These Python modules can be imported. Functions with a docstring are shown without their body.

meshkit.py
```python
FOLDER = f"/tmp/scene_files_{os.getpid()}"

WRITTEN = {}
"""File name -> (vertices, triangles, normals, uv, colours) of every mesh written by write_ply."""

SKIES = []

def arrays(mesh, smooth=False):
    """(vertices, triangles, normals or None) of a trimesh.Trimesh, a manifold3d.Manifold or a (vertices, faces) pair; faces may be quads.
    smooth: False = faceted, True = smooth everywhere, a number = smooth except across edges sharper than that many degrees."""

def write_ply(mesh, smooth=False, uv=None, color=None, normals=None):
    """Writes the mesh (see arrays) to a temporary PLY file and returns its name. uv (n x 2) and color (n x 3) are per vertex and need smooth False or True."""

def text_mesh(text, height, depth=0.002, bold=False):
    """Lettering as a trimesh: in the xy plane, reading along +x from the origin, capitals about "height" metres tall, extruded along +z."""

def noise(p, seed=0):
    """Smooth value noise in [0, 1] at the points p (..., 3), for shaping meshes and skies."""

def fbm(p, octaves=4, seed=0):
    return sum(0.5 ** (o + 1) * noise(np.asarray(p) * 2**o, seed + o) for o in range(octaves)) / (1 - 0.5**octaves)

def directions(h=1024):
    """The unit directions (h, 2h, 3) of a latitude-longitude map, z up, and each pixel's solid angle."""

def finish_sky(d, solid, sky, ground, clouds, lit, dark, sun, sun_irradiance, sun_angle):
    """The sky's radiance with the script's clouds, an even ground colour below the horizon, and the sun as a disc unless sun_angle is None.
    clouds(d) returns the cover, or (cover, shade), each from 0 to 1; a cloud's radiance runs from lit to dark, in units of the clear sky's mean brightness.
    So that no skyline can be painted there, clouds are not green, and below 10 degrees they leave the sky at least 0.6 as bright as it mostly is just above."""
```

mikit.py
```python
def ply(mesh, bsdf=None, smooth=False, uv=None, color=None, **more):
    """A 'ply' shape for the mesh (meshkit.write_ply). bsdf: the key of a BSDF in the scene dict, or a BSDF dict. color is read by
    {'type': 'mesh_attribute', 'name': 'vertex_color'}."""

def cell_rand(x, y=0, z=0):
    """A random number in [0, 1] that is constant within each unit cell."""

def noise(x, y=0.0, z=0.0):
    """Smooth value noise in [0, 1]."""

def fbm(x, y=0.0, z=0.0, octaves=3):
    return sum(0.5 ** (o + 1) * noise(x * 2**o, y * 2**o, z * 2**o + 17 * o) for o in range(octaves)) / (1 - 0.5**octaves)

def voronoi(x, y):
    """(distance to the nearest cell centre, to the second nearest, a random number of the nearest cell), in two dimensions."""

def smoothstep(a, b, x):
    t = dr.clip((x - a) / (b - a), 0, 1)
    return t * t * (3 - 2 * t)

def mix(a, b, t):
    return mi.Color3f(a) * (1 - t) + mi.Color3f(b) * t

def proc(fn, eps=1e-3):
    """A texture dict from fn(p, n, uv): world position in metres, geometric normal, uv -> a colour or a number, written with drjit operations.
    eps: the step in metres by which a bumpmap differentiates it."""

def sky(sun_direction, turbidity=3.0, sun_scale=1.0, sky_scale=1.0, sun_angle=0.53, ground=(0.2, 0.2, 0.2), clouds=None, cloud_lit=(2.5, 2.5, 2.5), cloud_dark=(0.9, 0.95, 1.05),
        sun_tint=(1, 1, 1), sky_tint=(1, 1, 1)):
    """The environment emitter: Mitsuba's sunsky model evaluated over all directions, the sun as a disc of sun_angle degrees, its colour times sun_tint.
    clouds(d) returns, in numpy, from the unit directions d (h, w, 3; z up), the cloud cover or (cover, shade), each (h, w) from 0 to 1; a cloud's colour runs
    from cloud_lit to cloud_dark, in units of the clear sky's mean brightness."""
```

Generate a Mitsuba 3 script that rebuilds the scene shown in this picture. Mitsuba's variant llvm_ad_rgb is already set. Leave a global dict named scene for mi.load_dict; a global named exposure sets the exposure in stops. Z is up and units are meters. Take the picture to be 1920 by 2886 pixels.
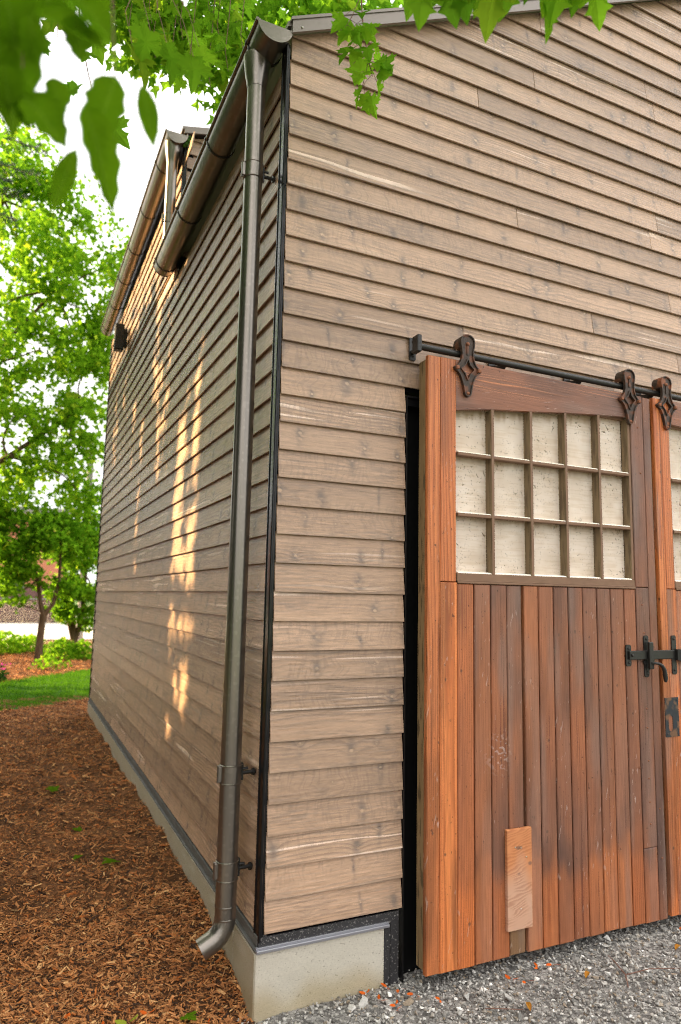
import math, random
import numpy as np
import drjit as dr
import mitsuba as mi
import manifold3d as m3
import trimesh
from shapely.geometry import Polygon, Point, LineString, box as sbox
from shapely.ops import unary_union
import mikit
from mikit import ply, proc, noise, fbm, voronoi, cell_rand, smoothstep, mix

T = mi.ScalarTransform4f
rnd = random.Random(7)
rng = np.random.default_rng(11)
scene, labels = {}, {}

# ------------------------------------------------------------------ camera, sky, sun, exposure
CAM = np.array([-1.0209, -2.8497, 1.3783])
VIEW = np.array([0.41977, 0.89926, 0.12301])
UP = np.array([-0.06995, -0.10308, 0.99221])
scene['camera'] = {'type': 'thinlens', 'to_world': T().look_at(origin=CAM.tolist(), target=(CAM + VIEW).tolist(), up=UP.tolist()),
                   'fov': 52.6, 'fov_axis': 'x', 'aperture_radius': 0.0062, 'focus_distance': 3.3, 'near_clip': 0.05, 'far_clip': 1500.0}
SUN = np.array([-0.80, 0.40, 0.45])
SUN /= np.linalg.norm(SUN)


def cloud_cover(d):
    a = np.sin(d[..., 0] * 5.1 + 1.3 * np.sin(d[..., 1] * 4.3)) * np.sin(d[..., 1] * 6.2 + 0.7) * np.sin(d[..., 2] * 7.0 + 2.0)
    return np.clip(0.93 + 0.5 * a, 0.75, 1.0), np.clip(1.0 - 1.05 * np.clip(d[..., 2], 0, 1) ** 0.8, 0, 1)   # an overcast sky is brighter overhead


scene['sky'] = mikit.sky(SUN.tolist(), turbidity=4, sun_scale=1.3, sun_tint=(1.0, 0.90, 0.70), sky_scale=1.0, clouds=cloud_cover,
                         cloud_lit=(3.6, 3.5, 3.35), cloud_dark=(1.55, 1.52, 1.48), ground=(0.22, 0.2, 0.16))
exposure = 3.42

# ------------------------------------------------------------------ helpers
def emit(key, shape, label=None, category=None, group=None, kind=None):
    if key in scene:
        n = 1
        while f'{key}_{n:03d}' in scene:
            n += 1
        key = f'{key}_{n:03d}'
    scene[key] = shape
    tag(key, label, category, group, kind)
    return key


def tag(key, label=None, category=None, group=None, kind=None):
    d = {k: v for k, v in (('label', label), ('category', category), ('group', group), ('kind', kind)) if v}
    if d:
        labels[key] = {**labels.get(key, {}), **d}


class MB:
    """Collects polygons with uv into one mesh."""
    def __init__(s):
        s.v, s.f, s.t, s.n = [], [], [], 0

    def add(s, v, f, uv=None):
        v = np.asarray(v, float)
        s.v.append(v)
        s.f.append(np.asarray(f, int) + s.n)
        s.t.append(np.zeros((len(v), 2)) if uv is None else np.broadcast_to(np.asarray(uv, float), (len(v), 2)))
        s.n += len(v)
        return s

    def quad(s, a, b, c, d, uv=None):
        return s.add([a, b, c, d], [[0, 1, 2], [0, 2, 3]], uv)

    def shape(s, bsdf, smooth=False, uv=True):
        m = (np.vstack(s.v), np.vstack(s.f))
        return ply(m, bsdf, smooth=smooth, uv=np.vstack(s.t) if uv else None)


def man(mesh):
    q = mesh.to_mesh()
    return trimesh.Trimesh(np.array(q.vert_properties[:, :3], float), np.array(q.tri_verts), process=False)


def cbox(lo, hi, c=0.002):
    """Box with chamfered edges."""
    lo, hi = np.minimum(lo, hi).astype(float), np.maximum(lo, hi).astype(float)
    c = min(c, 0.45 * (hi - lo).min())
    p = []
    for a in range(3):
        l, h = lo + c, hi - c
        l[a], h[a] = lo[a], hi[a]
        p += [[x, y, z] for x in (l[0], h[0]) for y in (l[1], h[1]) for z in (l[2], h[2])]
    return man(m3.Manifold.hull_points(np.array(p)))


def extrude(poly, h):
    rings = []
    for g in (poly.geoms if hasattr(poly, 'geoms') else [poly]):
        rings.append(np.array(g.exterior.coords)[:-1])
        rings += [np.array(r.coords)[:-1] for r in g.interiors]
    return man(m3.CrossSection(rings, m3.FillRule.EvenOdd).extrude(h))


def front_plate(poly, y_front, thick):
    """A shape drawn in (x, z), its face at y_front, extruded backwards (+y)."""
    m = extrude(poly, thick)
    v = m.vertices.copy()
    m.vertices = np.c_[v[:, 0], y_front + thick - v[:, 2], v[:, 1]]
    m.invert()
    m.invert()
    return m


def tube(path, radii, n=10, caps=True):
    path = np.asarray(path, float)
    radii = np.broadcast_to(np.asarray(radii, float), (len(path),))
    tan = np.gradient(path, axis=0)
    tan /= np.linalg.norm(tan, axis=1, keepdims=True)
    ref = np.array([0, 0, 1.0]) if abs(tan[0, 2]) < 0.9 else np.array([1.0, 0, 0])
    v = []
    for p, t, r in zip(path, tan, radii):
        a = np.cross(t, ref)
        a /= np.linalg.norm(a)
        b = np.cross(t, a)
        ref = np.cross(a, t)
        th = np.arange(n) * 2 * np.pi / n
        v.append(p + r * (np.cos(th)[:, None] * a + np.sin(th)[:, None] * b))
    v = np.vstack(v)
    f = []
    for i in range(len(path) - 1):
        for j in range(n):
            k = (j + 1) % n
            f += [[i * n + j, i * n + k, (i + 1) * n + k], [i * n + j, (i + 1) * n + k, (i + 1) * n + j]]
    if caps:
        m = len(v)
        v = np.vstack([v, path[:1], path[-1:]])
        for j in range(n):
            k = (j + 1) % n
            f += [[m, k, j], [m + 1, (len(path) - 1) * n + j, (len(path) - 1) * n + k]]
    return trimesh.Trimesh(v, np.array(f), process=False)


def joinm(ms):
    return trimesh.util.concatenate(ms)


def plank(mb, l0, l1, w0, w1, t0, t1, frame, k, bev=0.002, l0t=None, l1t=None, slope=0.0, back=False, lean=False):
    """Bevelled board. l runs along the grain, w across, t outwards. frame(l, w, t) -> xyz. l0t/l1t: ends at the w1 edge.
    slope: how far the face falls back at the w1 edge. uv = (l + 16 k, w)."""
    l0t = l0 if l0t is None else l0t
    l1t = l1 if l1t is None else l1t
    def P(l, w, t):
        return frame(l, w, t)
    def tf(w):
        return t1 - slope * (w - w0) / (w1 - w0)
    def bk(w):
        return t0 - slope * (w - w0) / (w1 - w0) if lean else t0
    b = bev
    out = [(l0, w0), (l1, w0), (l1t, w1), (l0t, w1)]
    inn = [(l0 + b, w0 + b), (l1 - b, w0 + b), (l1t - b, w1 - b), (l0t + b, w1 - b)]
    rel = min(l0, l0t)
    def uv(l, w):
        return (16 * k + 1 + l - rel, w - w0)
    def face(pts, uvs):
        mb.add([P(*p) for p in pts], [[0, 1, 2], [0, 2, 3]], uvs)
    face([(l, w, tf(w)) for l, w in inn], [uv(l, w) for l, w in inn])
    for i in range(4):
        j = (i + 1) % 4
        o1, o2, i1, i2 = out[i], out[j], inn[i], inn[j]
        face([(o1[0], o1[1], tf(o1[1]) - b), (o2[0], o2[1], tf(o2[1]) - b), (i2[0], i2[1], tf(i2[1])), (i1[0], i1[1], tf(i1[1]))],
             [uv(*o1), uv(*o2), uv(*i2), uv(*i1)])
        d = tf(o1[1]) - b - bk(o1[1])
        face([(o1[0], o1[1], bk(o1[1])), (o2[0], o2[1], bk(o2[1])), (o2[0], o2[1], tf(o2[1]) - b), (o1[0], o1[1], tf(o1[1]) - b)],
             [(uv(*o1)[0], uv(*o1)[1] - d), (uv(*o2)[0], uv(*o2)[1] - d), uv(*o2), uv(*o1)])
    if back:
        face([(l, w, bk(w)) for l, w in out[::-1]], [uv(l, w) for l, w in out[::-1]])


FRONT = lambda y0: (lambda l, w, t: (l, y0 - t, w))          # l = x, w = z, outward = -y
UPRIGHT = lambda y0: (lambda l, w, t: (w, y0 - t, l))        # l = z, w = x, outward = -y
LEFT = lambda x0: (lambda l, w, t: (x0 - t, l, w))           # l = y, w = z, outward = -x

# ------------------------------------------------------------------ materials
def two(d):
    return {'type': 'twosided', 'bsdf': d}


def prin(color, rough=0.6, metallic=0.0, spec=0.5, **kw):
    c = color if isinstance(color, dict) else {'type': 'rgb', 'value': list(color)}
    return {'type': 'principled', 'base_color': c, 'roughness': rough, 'metallic': metallic, 'specular': spec, **kw}


def bump(d, fn, scale, eps):
    return {'type': 'bumpmap', 'arbitrary': proc(fn, eps=eps), 'scale': scale, 'bsdf': d}


def split(uv):
    k = dr.floor(uv.x / 16)
    return uv.x - 16 * k, uv.y, k


def knots(ul, v, k, step, wide, size, chance):
    """(hard core, soft halo, thin ring) of scattered knots along a board."""
    core, halo = mi.Float(0), mi.Float(0)
    i = dr.floor(ul / step)
    for a in (-1, 0, 1):
        c = i + a
        r1, r2, r3 = cell_rand(c, k, 3), cell_rand(c, k, 4), cell_rand(c, k, 5)
        du, dv = ul - (c + 0.1 + 0.8 * r1) * step, v - wide * (0.1 + 0.8 * r2)
        s = size * (0.5 + r3)
        d = dr.sqrt(dr.square(du / 1.3) + dr.square(dv)) / s
        on = dr.select(cell_rand(c, k, 6) < chance, 1.0, 0.0)
        core = dr.maximum(core, on * dr.exp(-d * d * 1.3))
        halo = dr.maximum(halo, on * dr.exp(-d * 0.55))
    return core, halo


def siding_color(p, n, uv):
    ul, v, k = split(uv)
    s = cell_rand(k, 1, 2)
    # knots: small hearts, with stain smeared across the board above and below
    core, halo, smear = mi.Float(0), mi.Float(0), mi.Float(0)
    i = dr.floor(ul / 0.21)
    for a in (-1, 0, 1):
        c = i + a
        r1, r2, r3, r4 = cell_rand(c, k, 3), cell_rand(c, k, 4), cell_rand(c, k, 5), cell_rand(c, k, 6)
        du, dv = ul - (c + 0.1 + 0.8 * r1) * 0.21, v - 0.127 * (0.1 + 0.8 * r2)
        size = 0.0105 * (0.4 + 1.1 * r3)
        d = dr.sqrt(dr.square(du / 1.25) + dr.square(dv)) / size
        on = dr.select(r4 < 0.66, 1.0, 0.0)
        core = dr.maximum(core, on * dr.exp(-d * d * 1.2))
        halo = dr.maximum(halo, on * dr.exp(-d * 0.6))
        smear = dr.maximum(smear, dr.select(r4 < 0.58, 1.0, 0.0) * dr.exp(-dr.square((du + 0.25 * dv * (r1 - 0.5)) / (0.008 + 0.014 * r3))) * dr.exp(-dr.square(dv / (0.035 + 0.04 * r2))))
    wx, wy = ul + 0.05 * noise(ul * 6, v * 20, k), v + 0.010 * noise(ul * 5 + 3, v * 16, k + 9)
    h = wy * (24 + 34 * s) + 3.4 * noise(wx * 0.8 + 9 * s, wy * 10, k * 3.1) + 0.5 * noise(wx * 6, wy * 50, k) + 2.0 * halo
    ring = h - dr.floor(h)
    line = smoothstep(0.35, 0.9, ring) * (1 - smoothstep(0.93, 1.0, ring))
    figured = smoothstep(0.45, 0.72, noise(wx * 0.75, wy * 7, k * 7.7 + 3))
    raised = smoothstep(0.70, 0.90, noise(wx * 2.0, wy * 85, k * 2.3)) * figured
    rough = smoothstep(0.42, 0.72, noise(wx * 16 + wy * 30, wy * 330 - wx * 5, k)) * smoothstep(0.35, 0.6, noise(wx * 0.9, wy * 15, k * 4.9))
    blotch = fbm(wx * 1.1 + 4 * s, wy * 15, k * 5.3)
    dirt = smoothstep(0.48, 0.8, noise(wx * 4.5, wy * 14, k * 1.7)) * smoothstep(0.3, 0.7, noise(wx * 22 + wy * 9, wy * 160, k))
    fine = 0.6 * noise(wx * 18, wy * 210, k * 1.9) + 0.4 * noise(wx * 60, wy * 420, k)
    c = mix((0.345, 0.216, 0.137), (0.462, 0.302, 0.200), blotch)
    c = mix(c, (0.225, 0.145, 0.098), line * (0.20 + 0.5 * figured))
    c = mix(c, (0.205, 0.138, 0.102), rough * 0.36)
    c = mix(c, (0.74, 0.57, 0.45), raised * 0.85)
    c = mix(c, (0.165, 0.125, 0.10), dirt * 0.30)
    grit = smoothstep(0.15, 0.65, noise(wx * 46 + 20 * wy, wy * 62, k))
    c = mix(c, (0.125, 0.098, 0.082), dr.clip(smear * 0.62 * grit + halo * 0.32, 0, 1))
    c = mix(c, (0.50, 0.34, 0.22), smoothstep(0.55, 0.95, core) * dr.select(cell_rand(i, k, 9) > 0.45, 0.75, 0.1))
    sawn = smoothstep(0.5, 0.8, noise(wx * 140, wy * 26, k * 3)) * smoothstep(0.3, 0.7, noise(wx * 1.4 + 5, wy * 8, k * 6.1))
    c = mix(c, (0.19, 0.13, 0.095), sawn * 0.28)
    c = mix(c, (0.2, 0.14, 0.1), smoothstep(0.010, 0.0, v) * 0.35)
    return c * ((0.76 + 0.42 * s) * (0.80 + 0.40 * fine))


def siding_bump(p, n, uv):
    ul, v, k = split(uv)
    return 0.6 * noise(ul * 150, v * 26, k) + 0.8 * noise(ul * 9, v * 230, k * 1.3) + 0.5 * noise(ul * 60, v * 90, k)


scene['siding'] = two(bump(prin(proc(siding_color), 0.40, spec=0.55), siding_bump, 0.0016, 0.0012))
scene['siding_far'] = two(prin(proc(siding_color), 0.45, spec=0.5))

#            edge st_lo st_up planks 3..14                                                        lo_r up_r edge_r top bot
ORANGE = [0.80, 0.97, 0.95, 0.60, 0.17, 0.12, 0.06, 0.16, 0.09, 0.02, 0.06, 0.0, 0.10, 0.06, 0.08, 0.02, -0.25, -0.22, -0.4, -0.1]
ORANGE += [0.85, 0.95, 0.92, 0.55, 0.45, 0.5, 0.4, 0.4, 0.4, 0.4, 0.4, 0.4, 0.4, 0.4, 0.4, 0.4, 0.4, 0.4, 0.08, 0.1]
OR = mi.Float(ORANGE)


def door_color(p, n, uv):
    ul, v, k = split(uv)
    o = dr.gather(mi.Float, OR, mi.UInt32(dr.clip(k, 0, len(ORANGE) - 1)))
    s = cell_rand(k, 5, 1)
    z = p.z
    core, halo = knots(ul, v, k + 70, 0.9, 0.095, 0.008, 0.5)
    h = v * (40 + 40 * s) + 4.6 * noise(ul * 0.55 + 7 * s, v * 17 + 3 * s, k * 3.1) + 0.35 * noise(ul * 5, v * 60, k) + 0.9 * halo * (0.2 + s)
    ring = h - dr.floor(h)
    line = smoothstep(0.25, 0.85, ring) * (1 - smoothstep(0.9, 1.0, ring))
    wear = fbm(ul * 1.6 + 11 * s, v * 7, k * 4.1, 4)
    low = smoothstep(0.20, 0.02, z + 0.10 * (noise(ul * 9, v * 30, k) - 0.5) + 0.12 * (s - 0.5)) * dr.select(k < 15.5, 1.0, 0.0) * dr.select(k > 2.5, 1.0, 0.0)
    o = dr.clip(o + (wear - 0.5) * 0.6 + 0.40 * low + 0.14 * smoothstep(0.55, 0.9, noise(ul * 1.1, v * 2 + s * 9, k * 9.3)), 0, 1)
    worn_high = smoothstep(1.1, 1.9, z) * dr.select(k > 2.5, 1.0, 0.0) * dr.select(k < 17.5, 1.0, 0.0)
    brown = mix((0.255, 0.100, 0.052), (0.150, 0.078, 0.056), smoothstep(0.35, 0.75, fbm(ul * 2.1, v * 5, k * 6.6 + 2)))
    orange = mix((0.68, 0.225, 0.068), (0.53, 0.155, 0.045), s)
    c = mix(brown, orange, o * (1 - 0.5 * worn_high))
    c = mix(c, c * mi.Color3f(0.58, 0.42, 0.38), line * (0.18 + 0.5 * smoothstep(0.3, 0.8, o)))
    dusk = smoothstep(0.75, 0.25, z) * smoothstep(0.02, 0.12, z) * smoothstep(2.5, 5.5, k) * dr.select(k < 19.5, 1.0, 0.0)
    c = mix(c, (0.150, 0.082, 0.060), dusk * (1 - low) * 0.42 * smoothstep(0.3, 0.6, noise(ul * 3, v * 9, k * 8.1)))
    top = dr.select(k > 17.5, 1.0, 0.0) * dr.select(k < 18.5, 1.0, 0.0)
    hot = smoothstep(0.78, 0.9, ring) * smoothstep(0.5, 0.72, noise(ul * 1.9, v * 12, 4.0))
    c = mix(c, (0.50, 0.19, 0.075), top * hot * 0.85)
    grey = smoothstep(0.05, -0.06, z) * dr.select(dr.abs(k - 6) < 0.5, 1.0, 0.0)
    c = mix(c, (0.21, 0.13, 0.066), grey * 0.85)
    c = mix(c, c * mi.Color3f(0.45, 0.5, 0.6), smoothstep(0.5, 0.8, noise(ul * 2.3, v * 9, k * 2.9)) * 0.65 * (1 - 0.6 * low))
    scr = smoothstep(0.90, 0.96, noise(ul * 16 + v * 35, v * 120 - ul * 30, k * 3 + 5)) * smoothstep(0.45, 0.7, noise(ul * 2, v * 5, k + 40))
    c = mix(c, (0.55, 0.42, 0.36), scr * 0.45)
    pin = smoothstep(0.93, 0.97, noise(ul * 40, v * 130, k * 7.0))
    c = mix(c, (0.05, 0.022, 0.012), pin * 0.75 * (1 - low))
    c = mix(c, (0.10, 0.05, 0.03), smoothstep(0.4, 0.9, core) * 0.8)
    check = smoothstep(0.72, 0.9, noise(ul * 2.5, v * 190, k * 4.4)) * smoothstep(0.4, 0.7, noise(ul * 1.3, v * 6, k * 2.2))
    c = mix(c, c * mi.Color3f(0.38, 0.32, 0.30), check * 0.7)
    scuff = smoothstep(0.62, 0.8, noise(p.x * 70 + p.z * 45, p.z * 110 - p.x * 30, 3.0)) * smoothstep(0.13, 0.03, dr.sqrt(dr.square((p.x - 1.11) * 1.2) + dr.square(p.z - 0.66)))
    c = mix(c, (0.66, 0.58, 0.55), scuff * 0.28)
    c = mix(c, (0.235, 0.165, 0.135), smoothstep(0.55, 0.85, noise(ul * 2.6, v * 16, k * 3.3 + 1)) * smoothstep(2.5, 5.0, k) * 0.35)
    return c * (0.78 + 0.28 * noise(ul * 14, v * 330, k))


def door_bump(p, n, uv):
    ul, v, k = split(uv)
    return noise(ul * 8, v * 260, k) + 0.5 * noise(ul * 40, v * 120, k * 2)


scene['door_wood'] = two(bump(prin(proc(door_color), 0.42, spec=0.4), door_bump, 0.0008, 0.0012))


def olive_color(p, n, uv):
    a = fbm(p.x * 60, p.y * 60, p.z * 4.0)
    b = smoothstep(0.55, 0.75, noise(p.x * 90, p.y * 90, p.z * 14))
    return mix(mix((0.185, 0.115, 0.052), (0.30, 0.205, 0.105), a), (0.055, 0.04, 0.022), b * 0.7)


scene['aged_wood'] = two(prin(proc(olive_color), 0.7, spec=0.3))


def muntin_color(p, n, uv):
    a = fbm(p.x * 30, p.y * 50, p.z * 22)
    side = smoothstep(0.5, 0.9, dr.abs(n.x))
    c = mix((0.165, 0.092, 0.056), (0.225, 0.13, 0.08), a)
    return mix(c, mix((0.205, 0.145, 0.080), (0.115, 0.078, 0.045), smoothstep(0.35, 0.75, fbm(p.x * 9, p.y * 90, p.z * 9))), side)


scene['muntin_wood'] = two(prin(proc(muntin_color), 0.6, spec=0.35))


def pane_color(p, n, uv):
    c = mix((0.55, 0.445, 0.345), (0.74, 0.65, 0.57), fbm(p.x * 12, p.z * 12, 2.0))
    c = mix(c, c * mi.Color3f(0.93, 0.9, 0.85), smoothstep(0.5, 0.8, noise(p.x * 12, p.z * 160, 1.0)))
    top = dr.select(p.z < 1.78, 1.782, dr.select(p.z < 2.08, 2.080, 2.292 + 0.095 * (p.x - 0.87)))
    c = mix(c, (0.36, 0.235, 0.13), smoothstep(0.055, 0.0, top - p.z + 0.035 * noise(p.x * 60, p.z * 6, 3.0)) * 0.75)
    wx, wz = p.x + 0.02 * noise(p.x * 40, p.z * 40, 1.0), p.z + 0.02 * noise(p.x * 40, p.z * 40, 7.0)
    spots = smoothstep(0.83, 0.90, noise(wx * 120 + wz * 60, wz * 90 - wx * 50, 6.0)) * smoothstep(0.42, 0.7, noise(p.x * 13, p.z * 13, 8.0))
    fine = smoothstep(0.84, 0.92, noise(wx * 210 - wz * 90, wz * 200 + wx * 70, 9.0)) * smoothstep(0.4, 0.6, noise(p.x * 9, p.z * 7, 12.0))
    return mix(c, (0.17, 0.12, 0.07), dr.clip(spots * 0.9 + fine * 0.55, 0, 1))


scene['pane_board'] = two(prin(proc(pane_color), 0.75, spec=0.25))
scene['putty'] = two(prin((0.78, 0.73, 0.64), 0.7, spec=0.3))


def ply_color(p, n, uv):
    w = p.z * 70 - p.x * 16 + 3.4 * fbm(p.x * 6, p.z * 15, 3.0) + 0.9 * noise(p.x * 22, p.z * 50, 5.0)
    r = w - dr.floor(w)
    line = smoothstep(0.1, 0.75, r) * (1 - smoothstep(0.78, 1, r))
    up = smoothstep(-0.02, 0.22, p.z + 0.15 * (noise(p.x * 14, p.z * 10, 1.0) - 0.5))
    c = mix((0.52, 0.305, 0.205), (0.53, 0.215, 0.09), up)
    c = mix(c, mix((0.36, 0.165, 0.095), (0.38, 0.13, 0.05), up), line * 0.65 * smoothstep(0.25, 0.6, noise(p.x * 15, p.z * 22, 8.0)))
    sp = smoothstep(0.84, 0.95, noise(p.x * 15, p.z * 26, 2.0))
    return mix(c, (0.14, 0.09, 0.07), sp * 0.75)


scene['plywood'] = two(prin(proc(ply_color), 0.7, spec=0.25))


def metal_color(p, n, uv):
    return mix((0.215, 0.19, 0.165), (0.26, 0.232, 0.205), fbm(p.x * 18, p.y * 18, p.z * 2.5)) * (0.92 + 0.12 * smoothstep(0.7, 0.8, noise(p.x * 60, p.y * 60, p.z * 60)))


scene['gutter_metal'] = two(prin(proc(metal_color), 0.27, metallic=0.9, spec=0.6))
scene['trim_metal'] = two(prin((0.215, 0.185, 0.165), 0.38, metallic=0.55))
scene['black_metal'] = two(prin((0.006, 0.006, 0.007), 0.22, spec=0.35))
scene['black_iron'] = two(prin((0.016, 0.015, 0.014), 0.36, metallic=0.2, spec=0.55))
scene['black_void'] = two(prin((0.004, 0.004, 0.004), 0.8, spec=0.1))
scene['lip_metal'] = two(prin((0.30, 0.30, 0.33), 0.42, metallic=0.6))
scene['side_flashing'] = two(prin(proc(lambda p, n, uv: mix((0.05, 0.05, 0.05), (0.15, 0.145, 0.135), fbm(p.x * 20, p.y * 14, p.z * 60))), 0.6, spec=0.4))
scene['slate_metal'] = two(prin((0.42, 0.45, 0.50), 0.45, metallic=0.2))
scene['steel'] = two(prin((0.5, 0.47, 0.42), 0.35, metallic=0.9))
scene['lamp_black'] = two(prin((0.02, 0.021, 0.023), 0.6, spec=0.3))


def rust_color(p, n, uv):
    a = fbm(p.x * 55, p.y * 55, p.z * 55)
    return mix(mix((0.028, 0.020, 0.016), (0.062, 0.038, 0.026), a), (0.22, 0.075, 0.032), smoothstep(0.52, 0.72, noise(p.x * 38, p.y * 30, p.z * 32)) * (0.45 + 0.5 * smoothstep(2.15, 2.25, p.x)))


scene['cast_iron'] = two(prin(proc(rust_color), 0.55, metallic=0.25, spec=0.5))
scene['rust'] = two(prin((0.24, 0.09, 0.045), 0.75, metallic=0.1))


def lock_color(p, n, uv):
    a = smoothstep(0.33, 0.5, fbm(p.x * 26, p.y * 20, p.z * 22))
    return mix((0.17, 0.09, 0.05), (0.028, 0.032, 0.038), a)


scene['lock_metal'] = two(prin(proc(lock_color), 0.45, metallic=0.4))


def concrete_color(p, n, uv):
    c = mix((0.43, 0.395, 0.325), (0.57, 0.535, 0.46), fbm(p.x * 3.5, p.y * 3.5, p.z * 5, 4))
    pit = smoothstep(0.80, 0.92, noise(p.x * 200 + p.z * 70, p.y * 200, p.z * 180 - p.x * 60)) * 0.55 + smoothstep(0.86, 0.95, noise(p.x * 95 - p.z * 40, p.y * 95, p.z * 100 + p.x * 30)) * 0.5
    c = mix(c, (0.20, 0.17, 0.12), dr.clip(pit, 0, 1))
    damp = smoothstep(-0.19, -0.31, p.z + 0.08 * (noise(p.x * 9, p.y * 9, 3.0) - 0.5))
    side_bounce = smoothstep(0.5, 0.9, -n.x) * smoothstep(0.25, 0.7, fbm(p.x * 3, p.y * 2.3, p.z * 9) + 0.3)  # mulch bounce and shade put into the colour of the left face
    c = mix(c, (0.235, 0.175, 0.085), side_bounce * 0.6)
    return mix(c, c * mi.Color3f(0.75, 0.66, 0.48), damp * 0.8) * (0.9 + 0.2 * noise(p.x * 240, p.y * 240, p.z * 240))


def concrete_bump(p, n, uv):
    return noise(p.x * 130, p.y * 130, p.z * 130) + 0.6 * noise(p.x * 330, p.y * 330, p.z * 330)


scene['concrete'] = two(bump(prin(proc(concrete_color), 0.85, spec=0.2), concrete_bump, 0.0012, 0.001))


def membrane_color(p, n, uv):
    f = smoothstep(0.70, 0.9, noise(p.x * 260, p.y * 260, p.z * 170)) + 0.7 * smoothstep(0.8, 0.92, noise(p.x * 110, p.y * 110, p.z * 60))
    return mix((0.022, 0.021, 0.023), (0.33, 0.31, 0.29), dr.clip(f, 0, 1) * 0.6)


scene['membrane'] = two(prin(proc(membrane_color), 0.6))


def chip_color(p, n, uv):
    s = uv.x
    c = mix((0.20, 0.074, 0.025), (0.58, 0.250, 0.090), cell_rand(s * 991, 1, 1))
    c = mix(c, (0.70, 0.40, 0.17), smoothstep(0.80, 1.0, cell_rand(s * 991, 2, 1)))
    c = mix(c, (0.045, 0.022, 0.012), smoothstep(0.72, 0.9, cell_rand(s * 991, 3, 1)))
    c = mix(c, (0.42, 0.13, 0.03), smoothstep(0.93, 0.97, cell_rand(s * 991, 4, 1)))
    return c * (0.75 + 0.5 * noise(p.x * 260, p.y * 260, p.z * 260))


scene['chip'] = two(prin(proc(chip_color), 0.8, spec=0.25))


def soil_color(p, n, uv):
    return mix((0.050, 0.022, 0.011), (0.19, 0.085, 0.036), fbm(p.x * 45, p.y * 45, 1.0)) * (0.6 + 0.8 * noise(p.x * 7, p.y * 7, 4.0))


scene['soil'] = two(prin(proc(soil_color), 0.9, spec=0.1))


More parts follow.
